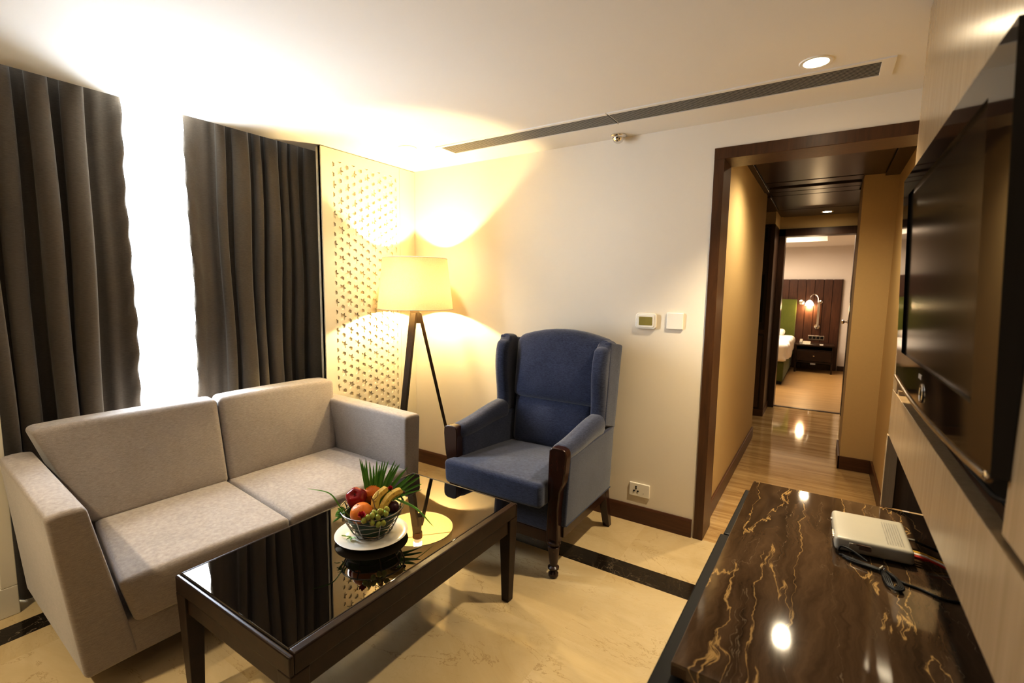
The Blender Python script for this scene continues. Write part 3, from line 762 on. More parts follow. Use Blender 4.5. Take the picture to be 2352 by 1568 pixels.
        obj('front_post', bm, M_chairwood, t, smooth=True, bevel=.006, bseg=3, angle=30)
        # turned front leg
        bm = bmesh.new()
        lathe(bm, [(0, 0), (.019, 0), (.025, .010), (.025, .022), (.017, .032), (.015, .036), (.028, .046), (.028, .054), (.018, .062), (.021, .080), (.030, .150), (.031, .163), (.024, .168), (.034, .176), (.034, .186), (.026, .192), (.033, .200)], (mx(-1.045), 2.010, 0), 24)
        obj('leg', bm, M_chairwood, t, angle=30)
        # raked rear leg
        bm = bmesh.new(); x = mx(-1.026)
        hexa(bm, [(x - .020, 2.645, 0), (x + .020, 2.645, 0), (x + .020, 2.685, 0), (x - .020, 2.685, 0), (x - .026, 2.545, .275), (x + .026, 2.545, .275), (x + .026, 2.60, .275), (x - .026, 2.60, .275)])
        obj('leg', bm, M_chairwood, t, smooth=False, bevel=.003)
        # wooden side rail under the panel
        bm = box(min(mx(-1.055), mx(-1.003)), max(mx(-1.055), mx(-1.003)), 2.03, 2.58, .205, .262); obj('side_rail', bm, M_chairwood, t, smooth=False, bevel=.003)
    obj('front_rail', box(-1.66, -1.055, 1.998, 2.04, .172, .232), M_chairwood, t, smooth=False, bevel=.003)
armchair()

# ------------------------------------------------------------------ floor lamp
def floor_lamp():
    cx, cy = -2.430, 2.480
    t = thing('floor_lamp', 'lit floor lamp with cream drum shade on dark wooden tripod', 'lamp', (cx, cy, 0))
    z0, z1, rb, rt = 1.272, 1.622, .262, .222
    bm = bmesh.new(); lathe(bm, [(rb, z0), (rb + (rt - rb) * .5, (z0 + z1) / 2), (rt, z1)], (cx, cy, 0), 56)
    sh = obj('lamp_shade', bm, M_shade, t, angle=80)
    for r, z in ((rb, z0), (rt, z1)):
        bm = bmesh.new(); tube(bm, [(cx + r * math.cos(a * 2 * PI / 56), cy + r * math.sin(a * 2 * PI / 56), z) for a in range(56)], .0030, 6, closed=True)
        obj('trim_band', bm, M_offwhite, sh)
    bm = bmesh.new()
    for k in range(3):
        a = k * 2 * PI / 3 + .4; tube(bm, [(cx, cy, 1.335), (cx + (rb - .004) * math.cos(a), cy + (rb - .004) * math.sin(a), 1.276)], .002, 5)
    lathe(bm, [(0, 1.296), (.020, 1.296), (.034, 1.302), (.036, 1.318), (.036, 1.345), (.030, 1.345), (.030, 1.335), (0, 1.335)], (cx, cy, 0), 16)
    obj('lamp_holder', bm, M_stem, t)
    bm = bmesh.new(); lathe(bm, [(.012, 1.334), (.014, 1.342), (.028, 1.366), (.028, 1.376), (.018, 1.386), (0, 1.388)], (cx, cy, 0), 18); obj('bulb', bm, M_bulb, t)
    rgt = V((.714, .700, 0)); fwd = V((-.700, .714, 0)); c = V((cx, cy, 0))
    # hub
    bm = bmesh.new(); pts = [c + rgt * a + fwd * b for a, b in ((-.040, -.030), (.030, -.030), (.030, .030), (-.040, .030))]
    hexa(bm, [(p.x, p.y, 1.172) for p in [c + (q - c) * 1.15 for q in pts]] + [(p.x, p.y, 1.330) for p in [c + (q - c) * .8 for q in pts]])
    obj('hub', bm, M_lampwood, t, smooth=False, bevel=.004)
    for k in range(3):
        a = math.radians(-1 + 120 * k); d = rgt * math.cos(a) + fwd * math.sin(a); tg = d.cross(V((0, 0, 1)))
        top = c + d * .028 + V((0, 0, 1.245)); foot = c + d * (.300 if k == 0 else .292)
        bm = bmesh.new(); cc = []
        for p, w, th in ((foot, .036, .020), (top, .050, .024)):
            for i, j in ((-1, -1), (1, -1), (1, 1), (-1, 1)): cc.append(p + tg * w / 2 * i + d * th / 2 * j)
        for q in cc[:4]: q.z = 0
        hexa(bm, cc); obj('leg', bm, M_lampwood, t, smooth=False, bevel=.003)
    ld = bpy.data.lights.new('lamp_bulb_light', 'POINT'); ld.energy = 78; ld.color = (1, .81, .45); ld.shadow_soft_size = .03
    lo = bpy.data.objects.new('lamp_bulb_light', ld); link(lo); lo.location = (cx, cy, 1.392)
floor_lamp()

# ------------------------------------------------------------------ plate, basket and fruit on the table
PX, PY, PZ = -1.416, 1.197, .4592
bm = bmesh.new()
lathe(bm, [(0, .000), (.075, .000), (.080, .003), (.092, .007), (.136, .0175), (.1375, .0195), (.136, .0205), (.094, .011), (.084, .0075), (0, .0065)], (PX, PY, PZ), 56)
pl = obj('dinner_plate', bm, M_plate, origin=(PX, PY, PZ), angle=50)
tag(pl, 'round white plate under the fruit basket on the coffee table', 'plate')

BX, BY = -1.422, 1.207; BZ0 = .4682; BZ1 = .578
def ringpts(r, z, n=40, wob=0, ph=0, tl=0):
    out = []
    for k in range(n):
        a = 2 * PI * k / n; out.append((BX + r * math.cos(a), BY + r * math.sin(a), z + tl * math.sin(a - .7) + wob * math.sin(5 * a + ph)))
    return out
t = thing('fruit_basket', 'small round wire basket full of fruit, on the white plate', 'basket', (BX, BY, BZ0))
def br(z): return .062 + (.119 - .062) * ((z - BZ0) / (BZ1 - BZ0)) ** .85
bm = bmesh.new(); tube(bm, ringpts(.119, BZ1, tl=.006), .0030, 8, closed=True); obj('rim', bm, M_wire, t)
bm = bmesh.new()
for i, z in enumerate((BZ0 + .003, BZ0 + .022, BZ0 + .044, BZ0 + .064, BZ0 + .086)): tube(bm, ringpts(br(z), z, wob=.003, ph=i * 1.9, tl=.004 * i / 4), .0019, 6, closed=True)
obj('hoops', bm, M_wire, t)
for k in range(8):
    a = 2 * PI * k / 8 + .35; bm = bmesh.new()
    tube(bm, [(BX + br(z) * math.cos(a) * 1.02, BY + br(z) * math.sin(a) * 1.02, max(z + (.006 * math.sin(a - .7) if z > .57 else 0), BZ0 + .0026)) for z in [BZ0 + (BZ1 - BZ0) * q / 6 for q in range(7)]], .0024, 6); obj('upright', bm, M_wire, t)
bm = bmesh.new(); lathe(bm, [(0, .004), (.054, .004), (.070, .030), (.088, .060), (.104, .088), (.101, .088), (.066, .030), (.05, .008), (0, .008)], (BX, BY, BZ0), 28); obj('leaf_lining', bm, M_leaf2, t, label='dark leaf lining')

def fruit(name, label, cat, mat, c, r, squash=1.0, dimple=.25, axis=(0, 0, 1), stem=None, group=None, lobes=0):
    t = thing(name, label, cat, (c[0], c[1], c[2]), group)
    bm = bmesh.new(); prof = []
    for k in range(21):
        a = -PI / 2 + PI * k / 20; rr = math.cos(a); h = math.sin(a)
        hh = h * squash * (1 - dimple * math.exp(-(rr / .32) ** 2) * (1 if h > 0 else .4)); prof.append((max(0, r * rr), r * hh))
    prof[0] = (0, prof[0][1]); prof[-1] = (0, prof[-1][1])
    lathe(bm, prof, c, 26, axis)
    if lobes:
        ax = V(axis).normalized(); s_, t_ = frame_at(ax); cc = V(c)
        for v in bm.verts:
            d = v.co - cc; a = math.atan2(d.dot(t_), d.dot(s_)); lat = d - ax * d.dot(ax)
            v.co = cc + ax * d.dot(ax) + lat * (1 + .06 * math.cos(lobes * a))
    obj('flesh', bm, mat, t, angle=80)
    ax = V(axis).normalized(); top = V(c) + ax * r * squash * (1 - dimple)
    bm = bmesh.new()
    if stem: tube(bm, [top - ax * .004, top + ax * .006 + V((.002, 0, 0)), top + ax * .014 + V((.005, .001, 0))], [.0016, .0014, .0018], 6)
    else: lathe(bm, [(0, .001), (.0035, .0012), (.004, -.001)], top, 8, ax)
    obj('stem', bm, M_stem, t)
fruit('red_apple', 'dark red glossy apple at the left of the fruit basket', 'apple', M_apple, (-1.472, 1.172, .609), .040, .95, .42, (.30, -.55, .75), stem=True, lobes=5)
fruit('orange', 'orange at the front left of the fruit basket, below the red apple', 'orange', M_orange, (-1.402, 1.138, .579), .0415, .96, .04, (-.2, -.3, 1), group='oranges in the basket')
fruit('orange', 'orange partly hidden behind the bananas', 'orange', M_orange, (-1.466, 1.247, .600), .040, .96, .04, (.2, .1, 1), group='oranges in the basket')
fruit('dark_plum', 'dark red plum under the right banana', 'plum', M_plum, (-1.356, 1.248, .572), .026, 1, .08, (.3, .2, 1))

def banana(label, pts):
    P = spline(pts, 7); n = len(P); rad = []
    for i in range(n):
        u = i / (n - 1); rad.append(.0165 * min(1, (u / .16 + .30)) * (1 if u < .82 else max(.32, 1 - (u - .82) / .18 * .75)))
    t = thing('banana', label, 'banana', tuple(P[n // 2]), 'bananas in the basket')
    bm = bmesh.new(); tube(bm, P, rad, 7); obj('peel', bm, M_banana, t, angle=25)
    bm = bmesh.new(); d = (P[-1] - P[-2]).normalized(); tube(bm, [P[-1] - d * .002, P[-1] + d * .010, P[-1] + d * .012], [.0056, .0062, .003], 7); obj('stem', bm, M_stem, t)
banana('banana nearer the red apple, leaning on the basket fruit', [(-1.379, 1.186, .572), (-1.386, 1.190, .595), (-1.391, 1.204, .620), (-1.391, 1.236, .634), (-1.398, 1.262, .630)])
banana('banana at the right, above the grapes', [(-1.362, 1.200, .570), (-1.362, 1.212, .594), (-1.360, 1.238, .617), (-1.354, 1.272, .626), (-1.352, 1.298, .617)])

# grapes
t = thing('grape_bunch', 'bunch of pale green grapes hanging over the basket front', 'grapes', (-1.33, 1.145, .58))
gp = [(-1.348, 1.105, .580), (-1.342, 1.117, .588), (-1.336, 1.133, .590), (-1.334, 1.130, .566), (-1.322, 1.147, .582), (-1.324, 1.156, .600), (-1.306, 1.171, .592), (-1.308, 1.178, .604), (-1.319, 1.146, .556), (-1.309, 1.160, .558), (-1.345, 1.150, .592), (-1.328, 1.170, .590)]
for k, (x, y, z) in enumerate(gp):
    bm = bmesh.new(); prof = [(.0098 * math.cos(a), .0128 * math.sin(a)) for a in [-PI / 2 + PI * q / 10 for q in range(11)]]; prof[0] = (0, -.0128); prof[-1] = (0, .0128)
    lathe(bm, prof, (x, y, z), 12, (math.sin(k * 1.7) * .4, math.cos(k * 2.3) * .4, 1)); obj('grape', bm, M_grape, t, angle=80)
bm = bmesh.new(); tube(bm, spline([(-1.385, 1.170, .640), (-1.370, 1.168, .622), (-1.352, 1.160, .606), (-1.330, 1.160, .598)], 5), .0016, 5); tube(bm, spline([(-1.352, 1.160, .606), (-1.350, 1.14, .60), (-1.345, 1.125, .594)], 4), .0012, 5); tube(bm, spline([(-1.372, 1.165, .625), (-1.362, 1.180, .640), (-1.360, 1.183, .655)], 4), .0012, 5)
obj('stalk', bm, M_stem, t)

def flower(label, c, r, seed):
    rnd = random.Random(seed); t = thing('red_flower', label, 'flower', c, 'crimson flowers in the basket')
    bm = bmesh.new()
    for k in range(16):
        a = k * 2.4; el = .2 + 1.2 * (k / 16); d = V((math.cos(a) * math.cos(el), math.sin(a) * math.cos(el), math.sin(el))); s = d.cross(V((0, 0, 1))).normalized(); q = V(c)
        L_ = r * rnd.uniform(.8, 1.15); w = r * .42
        v = [bm.verts.new(p) for p in (q, q + d * L_ * .6 + s * w, q + d * L_ + V((0, 0, .002)), q + d * L_ * .6 - s * w)]
        bm.faces.new(v)
    obj('petals', bm, M_flower, t)
    bm = bmesh.new(); lathe(bm, [(0, -.006), (.004, -.004), (.004, .003), (0, .005)], c, 8); obj('centre', bm, M_stem, t)
flower('crimson flower below the front orange, left of the grapes', (-1.361, 1.106, .590), .020, 1)
flower('crimson flower behind the bananas', (-1.380, 1.262, .634), .014, 2)

# palm fan and long leaf blades
def blade(bm, a, m, b, w, nrm=None, n=8):  # folded leaf blade a-m-b
    P = spline([a, m, b], n); tot = len(P) - 1; L_ = []
    ax = V((.643, .766, 0))
    for i, p in enumerate(P):
        u = i / tot; ww = w * (min(1, .45 + u * 2.2)) * (1 - u) ** .65 if u > .25 else w * min(1, .45 + u * 2.2) * (.75 ** .65)
        d = (P[min(i + 1, tot)] - P[max(i - 1, 0)]).normalized(); s = d.cross(V((-.766, .643, 0)) if nrm is None else V(nrm)).normalized()
        off = d.cross(s).normalized() * ww * .25
        L_.append((bm.verts.new(p + s * ww / 2 + off), bm.verts.new(p), bm.verts.new(p - s * ww / 2 + off)))
    for i in range(tot):
        for j in (0, 1):
            bm.faces.new((L_[i][j], L_[i][j + 1], L_[i + 1][j + 1], L_[i + 1][j]))
t = thing('palm_frond', 'trimmed green palm fan standing behind the fruit', 'leaf', (-1.43, 1.27, .56))
tips = [(-1.516, 1.227, .742), (-1.501, 1.245, .740), (-1.473, 1.278, .730), (-1.452, 1.303, .725), (-1.427, 1.333, .722), (-1.415, 1.347, .705), (-1.394, 1.371, .689), (-1.371, 1.399, .660), (-1.361, 1.412, .641), (-1.357, 1.416, .609)]
root = V((-1.434, 1.248, .560)); rnd = random.Random(3)
allt = []
for i in range(len(tips) - 1):
    a, b = V(tips[i]), V(tips[i + 1]); allt += [a, a.lerp(b, .33) - V((0, 0, rnd.uniform(.0, .03))), a.lerp(b, .67) - V((0, 0, rnd.uniform(.0, .04)))]
allt.append(V(tips[-1]))
for i, tp in enumerate(allt):
    bm = bmesh.new(); u = i / (len(allt) - 1)
    st = root + V((.643, .766, 0)) * (-.034 + .066 * u) + V((0, 0, .012))
    mid = st.lerp(tp, .5) + V((rnd.uniform(-.003, .003), rnd.uniform(-.003, .003), .006 * (1 if u > .4 else 0)))
    blade(bm, st, mid, tp, .019); obj('leaflet', bm, M_leaf, t)
bm = bmesh.new(); tube(bm, [(-1.432, 1.232, .510), (-1.434, 1.248, .572)], .005, 6); obj('stalk', bm, M_leaf2, t)
bm = bmesh.new(); blade(bm, V((-1.486, 1.122, .572)), V((-1.528, 1.098, .640)), V((-1.593, 1.043, .663)), .017, (.2, .3, 1), 10)
tag(obj('leaf_blade', bm, M_leaf, origin=(-1.486, 1.122, .572)), 'long narrow leaf arching out left over the sofa seat', 'leaf', 'long leaf blades')
bm = bmesh.new(); blade(bm, V((-1.372, 1.275, .596)), V((-1.292, 1.308, .566)), V((-1.218, 1.333, .496)), .017, (.3, -.2, 1), 10)
tag(obj('leaf_blade', bm, M_leaf, origin=(-1.372, 1.275, .596)), 'long narrow leaf hanging right of the basket toward the table', 'leaf', 'long leaf blades')
t = thing('leafy_sprig', 'small frilly green sprig at the left rim of the basket', 'leaf', (-1.485, 1.118, .56)); bm = bmesh.new(); rnd = random.Random(9)
for k in range(12):
    a = V((-1.482 + rnd.uniform(-.012, .012), 1.116 + rnd.uniform(-.012, .012), .575 + rnd.uniform(-.03, .02))); d = V((rnd.uniform(-1, .2), rnd.uniform(-1, .2), rnd.uniform(-.6, .9))).normalized(); blade(bm, a, a + d * .014 + V((0, 0, .003)), a + d * .026, .011, (.6, -.5, .6), 4)
obj('leaflets', bm, M_leaf, t); bm = bmesh.new(); tube(bm, [(-1.470, 1.135, .55), (-1.482, 1.116, .585)], .0025, 5); obj('stalk', bm, M_lime, t)
t = thing('celery_sprig', 'lime green leaf sprig lying on the plate before the basket', 'leaf', (-1.45, 1.14, .470)); bm = bmesh.new()
for a, b in (((-1.452, 1.128, .4745), (-1.432, 1.108, .4755)), ((-1.450, 1.130, .4745), (-1.418, 1.124, .480)), ((-1.452, 1.128, .4745), (-1.445, 1.100, .4790))): blade(bm, V(a), (V(a) + V(b)) / 2 + V((0, 0, .004)), V(b), .014, (0, 0, 1), 4)
obj('leaflets', bm, M_lime, t); bm = bmesh.new(); tube(bm, spline([(-1.452, 1.128, .4755), (-1.466, 1.122, .4765), (-1.484, 1.110, .4795)], 4), .002, 5); obj('stalk', bm, M_lime, t)

# ------------------------------------------------------------------ television wall
XP = .208
def tv_wall():
    t = thing('television_wall_panel', 'light wood veneer wall panel with a dark recess behind the television', 'wall panel', (.30, .5, .95))
    obj('upper_panel', box(XP, .40, -2.55, 2.060, 1.790, ZC - .001), M_veneer, t, smooth=False, bevel=.0015)
    obj('lower_panel', box(XP, .235, -2.55, 2.060, .940, 1.099), M_veneer, t, smooth=False, bevel=.0015)
    obj('near_panel', box(XP, .40, -2.55, .836, 1.116, 1.786), M_veneer, t, smooth=False, bevel=.0015)
    obj('far_stile', box(XP, .40, 1.965, 2.060, 1.102, 1.788), M_veneer, t, smooth=False, bevel=.0015)
    obj('end_board', box(XP + .004, .400, 2.040, 2.060, .690, .942), M_brownboard, t, smooth=False, bevel=.001, label='brown end board under the panel')
    bm = bmesh.new(); bx(bm, .205, .237, 2.034, 2.062, .690, .942); obj('end_edging', bm, M_veneer, t, smooth=False, bevel=.001)
    obj('recess_back', box(.37, .395, -2.5, 1.97, .942, 1.79), M_black, t, smooth=False, label='black recess')
    obj('lower_recess_back', box(.385, .40, -2.5, 2.04, .69, .942), M_darkwood, t, smooth=False)
    bm = bmesh.new(); bx(bm, .212, .37, 1.935, 1.966, 1.100, 1.112); bx(bm, .232, .25, 1.90, 1.925, 1.098, 1.114); obj('ledge', bm, M_veneer, t, smooth=False)
tv_wall()

def television():
    t = thing('television', 'wall mounted black flat television seen almost edge on', 'television', (.24, 1.33, 1.45))
    y0, y1, zb, zt = .828, 1.842, 1.176, 1.747
    def X(z): return .190 - (z - zb) / (zt - zb) * .025      # front plane leans forward at the top
    # bowed outline, y along width
    out = []
    nb = 20
    for k in range(nb + 1):
        u = k / nb; y = y0 + (y1 - y0) * u; out.append((y, zb - .016 * (1 - (2 * u - 1) ** 2) - .0 + .012 * (1 - u) ** 2))
    out += [(y1, zt - .0)]
    for k in range(1, 10): out.append((y1 + (y0 - y1) * k / 9, zt))
    inner = [(.945, 1.262), (1.735, 1.256), (1.735, 1.692), (.945, 1.692)]
    bm = bmesh.new()
    fv = [bm.verts.new((X(z), y, z)) for y, z in out]; bv = [bm.verts.new((X(z) + .045, y, z)) for y, z in out]
    n = len(out)
    for i in range(n): bm.faces.new((fv[i], fv[(i + 1) % n], bv[(i + 1) % n], bv[i]))
    bm.faces.new(bv)
    # front with a rectangular window for the screen
    iv = [bm.verts.new((X(z), y, z)) for y, z in inner]
    def edges(a): return [bm.edges.get((a[i], a[(i + 1) % len(a)])) or bm.edges.new((a[i], a[(i + 1) % len(a)])) for i in range(len(a))]
    bmesh.ops.triangle_fill(bm, use_beauty=True, use_dissolve=False, edges=edges(fv) + edges(iv))
    dead = [f for f in bm.faces if all(v in iv for v in f.verts)]
    if dead: bmesh.ops.delete(bm, geom=dead, context='FACES_ONLY')
    iv2 = [bm.verts.new((v.co.x + .006, v.co.y, v.co.z)) for v in iv]
    for i in range(4): bm.faces.new((iv[i], iv[(i + 1) % 4], iv2[(i + 1) % 4], iv2[i]))
    obj('bezel', bm, M_tv, t, smooth=False)
    bm = bmesh.new(); bm.faces.new([bm.verts.new((X(z) + .0055, y, z)) for y, z in inner]); obj('screen', bm, M_tvscreen, t, smooth=False)
    # clear lip along the bowed lower edge
    bm = bmesh.new(); P = [(X(z) - .001, y, z - .002) for y, z in out[:nb + 1]]; tube(bm, P, .0042, 8); obj('lower_lip', bm, M_tvlip, t, label='brown translucent lower lip')
    bm = bmesh.new(); lathe(bm, [(.005, 0), (.007, .003), (.005, .004)], (X(zb) - .002, y0 + .004, 1.190), 12, (-1, 0, 0)); obj('corner_cap', bm, M_chrome, t)
    # power ring and small plate
    bm = bmesh.new(); tube(bm, [(X(1.203) - .0015, 1.365 + .017 * math.cos(a * PI / 16), 1.203 + .020 * math.sin(a * PI / 16)) for a in range(32)], .0022, 6, closed=True); obj('power_ring', bm, M_chrome, t, label='chrome power ring')
    obj('name_plate', box(X(1.236) - .0012, X(1.236) + .003, 1.375, 1.412, 1.231, 1.241), M_grey, t, smooth=False)
    # mount
    bm = bmesh.new(); bx(bm, .225, .37, 1.15, 1.50, 1.35, 1.60); obj('wall_mount', bm, M_blackplastic, t, smooth=False)
    # dangling cable
    bm = bmesh.new(); tube(bm, spline([(.215, 1.17, 1.20), (.222, 1.16, 1.135), (.235, 1.08, 1.112), (.250, 1.0, 1.108), (.30, .95, 1.15)], 7), .004, 6); obj('cable', bm, M_blackplastic, t)
television()

# credenza
def credenza():
    t = thing('credenza', 'low dark credenza with a polished brown marble top below the television', 'cabinet', (.08, 1.47, 0))
    bm = bmesh.new(); hexa(bm, [(-.209, .914, .662), (.384, .914, .662), (.384, 2.030, .662), (-.190, 2.030, .662), (-.209, .914, .690), (.384, .914, .690), (.384, 2.030, .690), (-.190, 2.030, .690)])
    obj('marble_top', bm, M_emp, t, smooth=False, bevel=.002, label='brown marble top with gold veins')
    obj('carcass', box(-.185, .384, .925, 2.025, 0, .662), M_darkwood, t, smooth=False)
    for y0, y1, xa, xb in ((.872, 1.598, -.246, -.234), (1.604, 2.022, -.226, -.216)):
        bm = bmesh.new(); hexa(bm, [(xa, y0, .06), (-.186, y0, .06), (-.186, y1, .06), (xb, y1, .06), (xa, y0, .652), (-.186, y0, .652), (-.186, y1, .652), (xb, y1, .652)])
        obj('drawer', bm, M_blackplastic, t, smooth=False, bevel=.004)
credenza()

def set_top_box():
    t = thing('set_top_box', 'cream set top box standing on the brown marble', 'set top box', (.155, 1.69, .690))
    zb, zt = .697, .735
    c = {(0, 0, 0): (.066, 1.590, zb), (1, 0, 0): (.246, 1.606, zb), (0, 1, 0): (.058, 1.80, zb), (1, 1, 0): (.240, 1.815, zb),
         (0, 0, 1): (.066, 1.592, zt), (1, 0, 1): (.244, 1.608, zt), (0, 1, 1): (.060, 1.795, zt), (1, 1, 1): (.238, 1.812, zt)}
    obj('case', cushion(c, .010, (4, 4, 2)), M_cream, t, angle=50)
    f = tri(c)
    # dot vents on the lid
    bm = bmesh.new()
    for i in range(7):
        for j in range(20):
            p = f((.38 + i * .065, -.78 + j * .075, 1)); 
            lathe(bm, [(0, .0006), (.0016, .0006)], (p.x, p.y, p.z), 6)
    obj('vent_holes', bm, M_grey, t)
    # front buttons on the left edge
    for j in (-.62, -.50, -.38, -.26, .62):
        bm = bmesh.new(); p = f((-1, j, .1)); bx(bm, p.x - .004, p.x + .003, p.y - .006, p.y + .006, p.z - .004, p.z + .004)
        obj('button', bm, M_steel, t, smooth=False, bevel=.001)
    # card slot on the near side
    a = f((-.62, -1, -.5)); b = f((-.05, -1, .5))
    bm = bmesh.new(); hexa(bm, [(a.x, a.y - .0015, a.z), (b.x, b.y - .0015, a.z), (b.x, b.y + .004, a.z), (a.x, a.y + .004, a.z), (a.x, a.y - .0015, b.z), (b.x, b.y - .0015, b.z), (b.x, b.y + .004, b.z), (a.x, a.y + .004, b.z)])
    sl = obj('card_slot', bm, M_grille, t, smooth=False)
    m = f((-.30, -1, .15)); bm = bmesh.new(); bx(bm, m.x - .02, m.x + .02, m.y - .003, m.y + .003, m.z + .004, m.z + .0075); bx(bm, m.x - .006, m.x + .022, m.y - .003, m.y + .003, m.z - .006, m.z + .003)
    obj('card', bm, M_stem, sl, smooth=False)
    for x, y in ((.08, 1.61), (.225, 1.62), (.075, 1.78), (.225, 1.795)):
        bm = bmesh.new(); lathe(bm, [(0, 0), (.006, 0), (.006, .0085), (0, .0085)], (x, y, .690), 10); obj('foot', bm, M_blackplastic, t)
set_top_box()

def cable(name, label, cat, pts, r, mat, group=None):
    bm = bmesh.new(); tube(bm, spline(pts, 7), r, 7); return tag(obj(name, bm, mat, origin=pts[0], angle=80), label, cat, group)
# bundled black power cord in front of the box
t = thing('power_cable', 'bundled black power cable tied in front of the set top box', 'cable', (.17, 1.53, .690))
bm = bmesh.new()
for k in range(5):
    o = .003 * k; tube(bm, spline([(.078 + o, 1.575 - o, .694 + .002 * (k % 3)), (.105, 1.560 - o, .696 + .003 * (k % 2)), (.140, 1.549 - o, .697), (.172, 1.538 - o * .6, .697)], 6), .0030, 6)
tube(bm, spline([(.075, 1.583, .700), (.082, 1.588, .712), (.105, 1.580, .712), (.140, 1.556, .702)], 6), .0028, 6)
for k in range(4):
    a = .004 * k; tube(bm, spline([(.172, 1.538, .697), (.170 + a, 1.50 - a, .700 + a * .4), (.178 + a, 1.462 - a, .697), (.196 + a, 1.462, .699), (.198, 1.495 + a, .700), (.180, 1.536, .698)], 6), .0030, 6)
tube(bm, spline([(.18, 1.536, .6935), (.21, 1.505, .6935), (.245, 1.495, .6935), (.29, 1.475, .6935), (.35, 1.50, .6935)], 6), .0033, 6)
obj('cable_loops', bm, M_blackplastic, t, angle=80)
bm = bmesh.new(); tube(bm, [(.166, 1.535, .6935), (.165, 1.530, .7035), (.172, 1.544, .7055), (.178, 1.550, .700), (.176, 1.548, .6935)], .0022, 6); obj('tie', bm, M_cream, t, label='cream twist tie')
for i, (m, lb) in enumerate(((M_yellow, 'yellow'), (M_white, 'white'), (M_red, 'red'))):
    y = 1.665 - .014 * i; x = .2435
    t = thing('av_cable', '%s audio video plug behind the set top box' % lb, 'cable', (x, y, .712), 'audio video leads')
    bm = bmesh.new(); lathe(bm, [(0, -.003), (.0052, -.003), (.0052, .022), (.0036, .034), (0, .034)], (x, y, .712), 10, (1, -.1, 0)); obj('plug', bm, m, t)
    bm = bmesh.new(); tube(bm, spline([(x + .033, y - .003, .712), (x + .06, y - .006, .706), (.345, y - .02, .6945), (.375, y - .05, .6945)], 5), .0028, 6); obj('lead', bm, m, t)
t = thing('aerial_cable', 'dark aerial lead with a metal connector behind the set top box', 'cable', (.242, 1.745, .712))
bm = bmesh.new(); lathe(bm, [(0, -.002), (.005, -.002), (.005, .02), (0, .02)], (.2405, 1.745, .712), 10, (1, 0, 0)); obj('connector', bm, M_steel, t)
bm = bmesh.new(); tube(bm, spline([(.258, 1.745, .712), (.29, 1.738, .706), (.34, 1.735, .695), (.378, 1.72, .695)], 5), .0035, 6); obj('lead', bm, M_blackplastic, t)

# ------------------------------------------------------------------ hall cabinet
t = thing('hall_cupboard', 'dark wooden cupboard in the hall left of the bedroom door', 'cupboard', (-.8, 6.4, 0))
bm = bmesh.new(); bx(bm, -1.25, -.535, 6.135, 6.675, .07, 2.165); obj('carcass', bm, M_darkwood, t, smooth=False, bevel=.002)
bm = bmesh.new(); bx(bm, -.575, -.532, 6.122, 6.136, .07, 2.165); bx(bm, -1.25, -.575, 6.122, 6.136, .95, 1.0); obj('face_frame', bm, M_trim, t, smooth=False, bevel=.002)
obj('door', box(-1.25, -.59, 6.116, 6.136, .10, .93), M_trim, t, smooth=False, bevel=.002)
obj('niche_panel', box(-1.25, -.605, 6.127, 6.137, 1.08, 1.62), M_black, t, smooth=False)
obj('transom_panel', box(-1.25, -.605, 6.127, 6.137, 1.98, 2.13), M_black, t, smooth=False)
obj('plinth', box(-1.25, -.530, 6.112, 6.68, 0, .075), M_base, t, smooth=False)

# ------------------------------------------------------------------ bedroom furniture
t = thing('headboard_panel', 'tall dark plank wall panel behind the bed, seen through the doorway', 'wall panel', (-.8, 10.56, 0))
bm = bmesh.new(); bx(bm, -3.0, .212, 10.572, 10.5985, .0, 1.66)
x = .214
while x > -3.0:
    bx(bm, x - .135, x - .006, 10.552, 10.573, .0, 1.668); x -= .138
obj('planks', bm, M_head, t, smooth=False, bevel=.003)
obj('edge_strip', box(.205, .222, 10.548, 10.5985, 0, 1.670), M_darkwood, t, smooth=False)

t = thing('bed', 'double bed with white duvet, green base and green headboard', 'bed', (-1.5, 9.4, 0))
obj('headboard', cushion(rect8(-2.5, -.470, 10.47, 10.548, .25, 1.297), .02, (8, 2, 6)), M_green, t, angle=60, label='green upholstered headboard')
obj('base', cushion(rect8(-2.5, -.49, 8.42, 10.46, .05, .36), .015, (6, 8, 3)), M_green, t, angle=60, label='green fabric bed base')
obj('plinth', box(-2.48, -.51, 8.44, 10.44, 0, .06), M_black, t, smooth=False)
obj('mattress', cushion(rect8(-2.49, -.50, 8.43, 10.46, .34, .55), .04, (6, 8, 3)), M_linen, t, angle=60)
c = rect8(-2.56, -.455, 8.35, 10.40, .34, .635)
obj('duvet', cushion(c, .06, (14, 18, 6), lambda w: (.012 * math.sin(w[1] * 14 + w[2] * 3) * (abs(w[0]) > .9), 0, .012 * math.sin(w[1] * 9) * math.sin(w[0] * 5) - (.05 * math.sin(w[1] * 4 + 1) if w[2] < -.8 else 0))), M_linen, t, angle=70, label='white duvet')
obj('pillow', cushion(rect8(-1.25, -.62, 10.08, 10.44, .62, .74), .055, (8, 5, 2)), M_linen, t, angle=70)

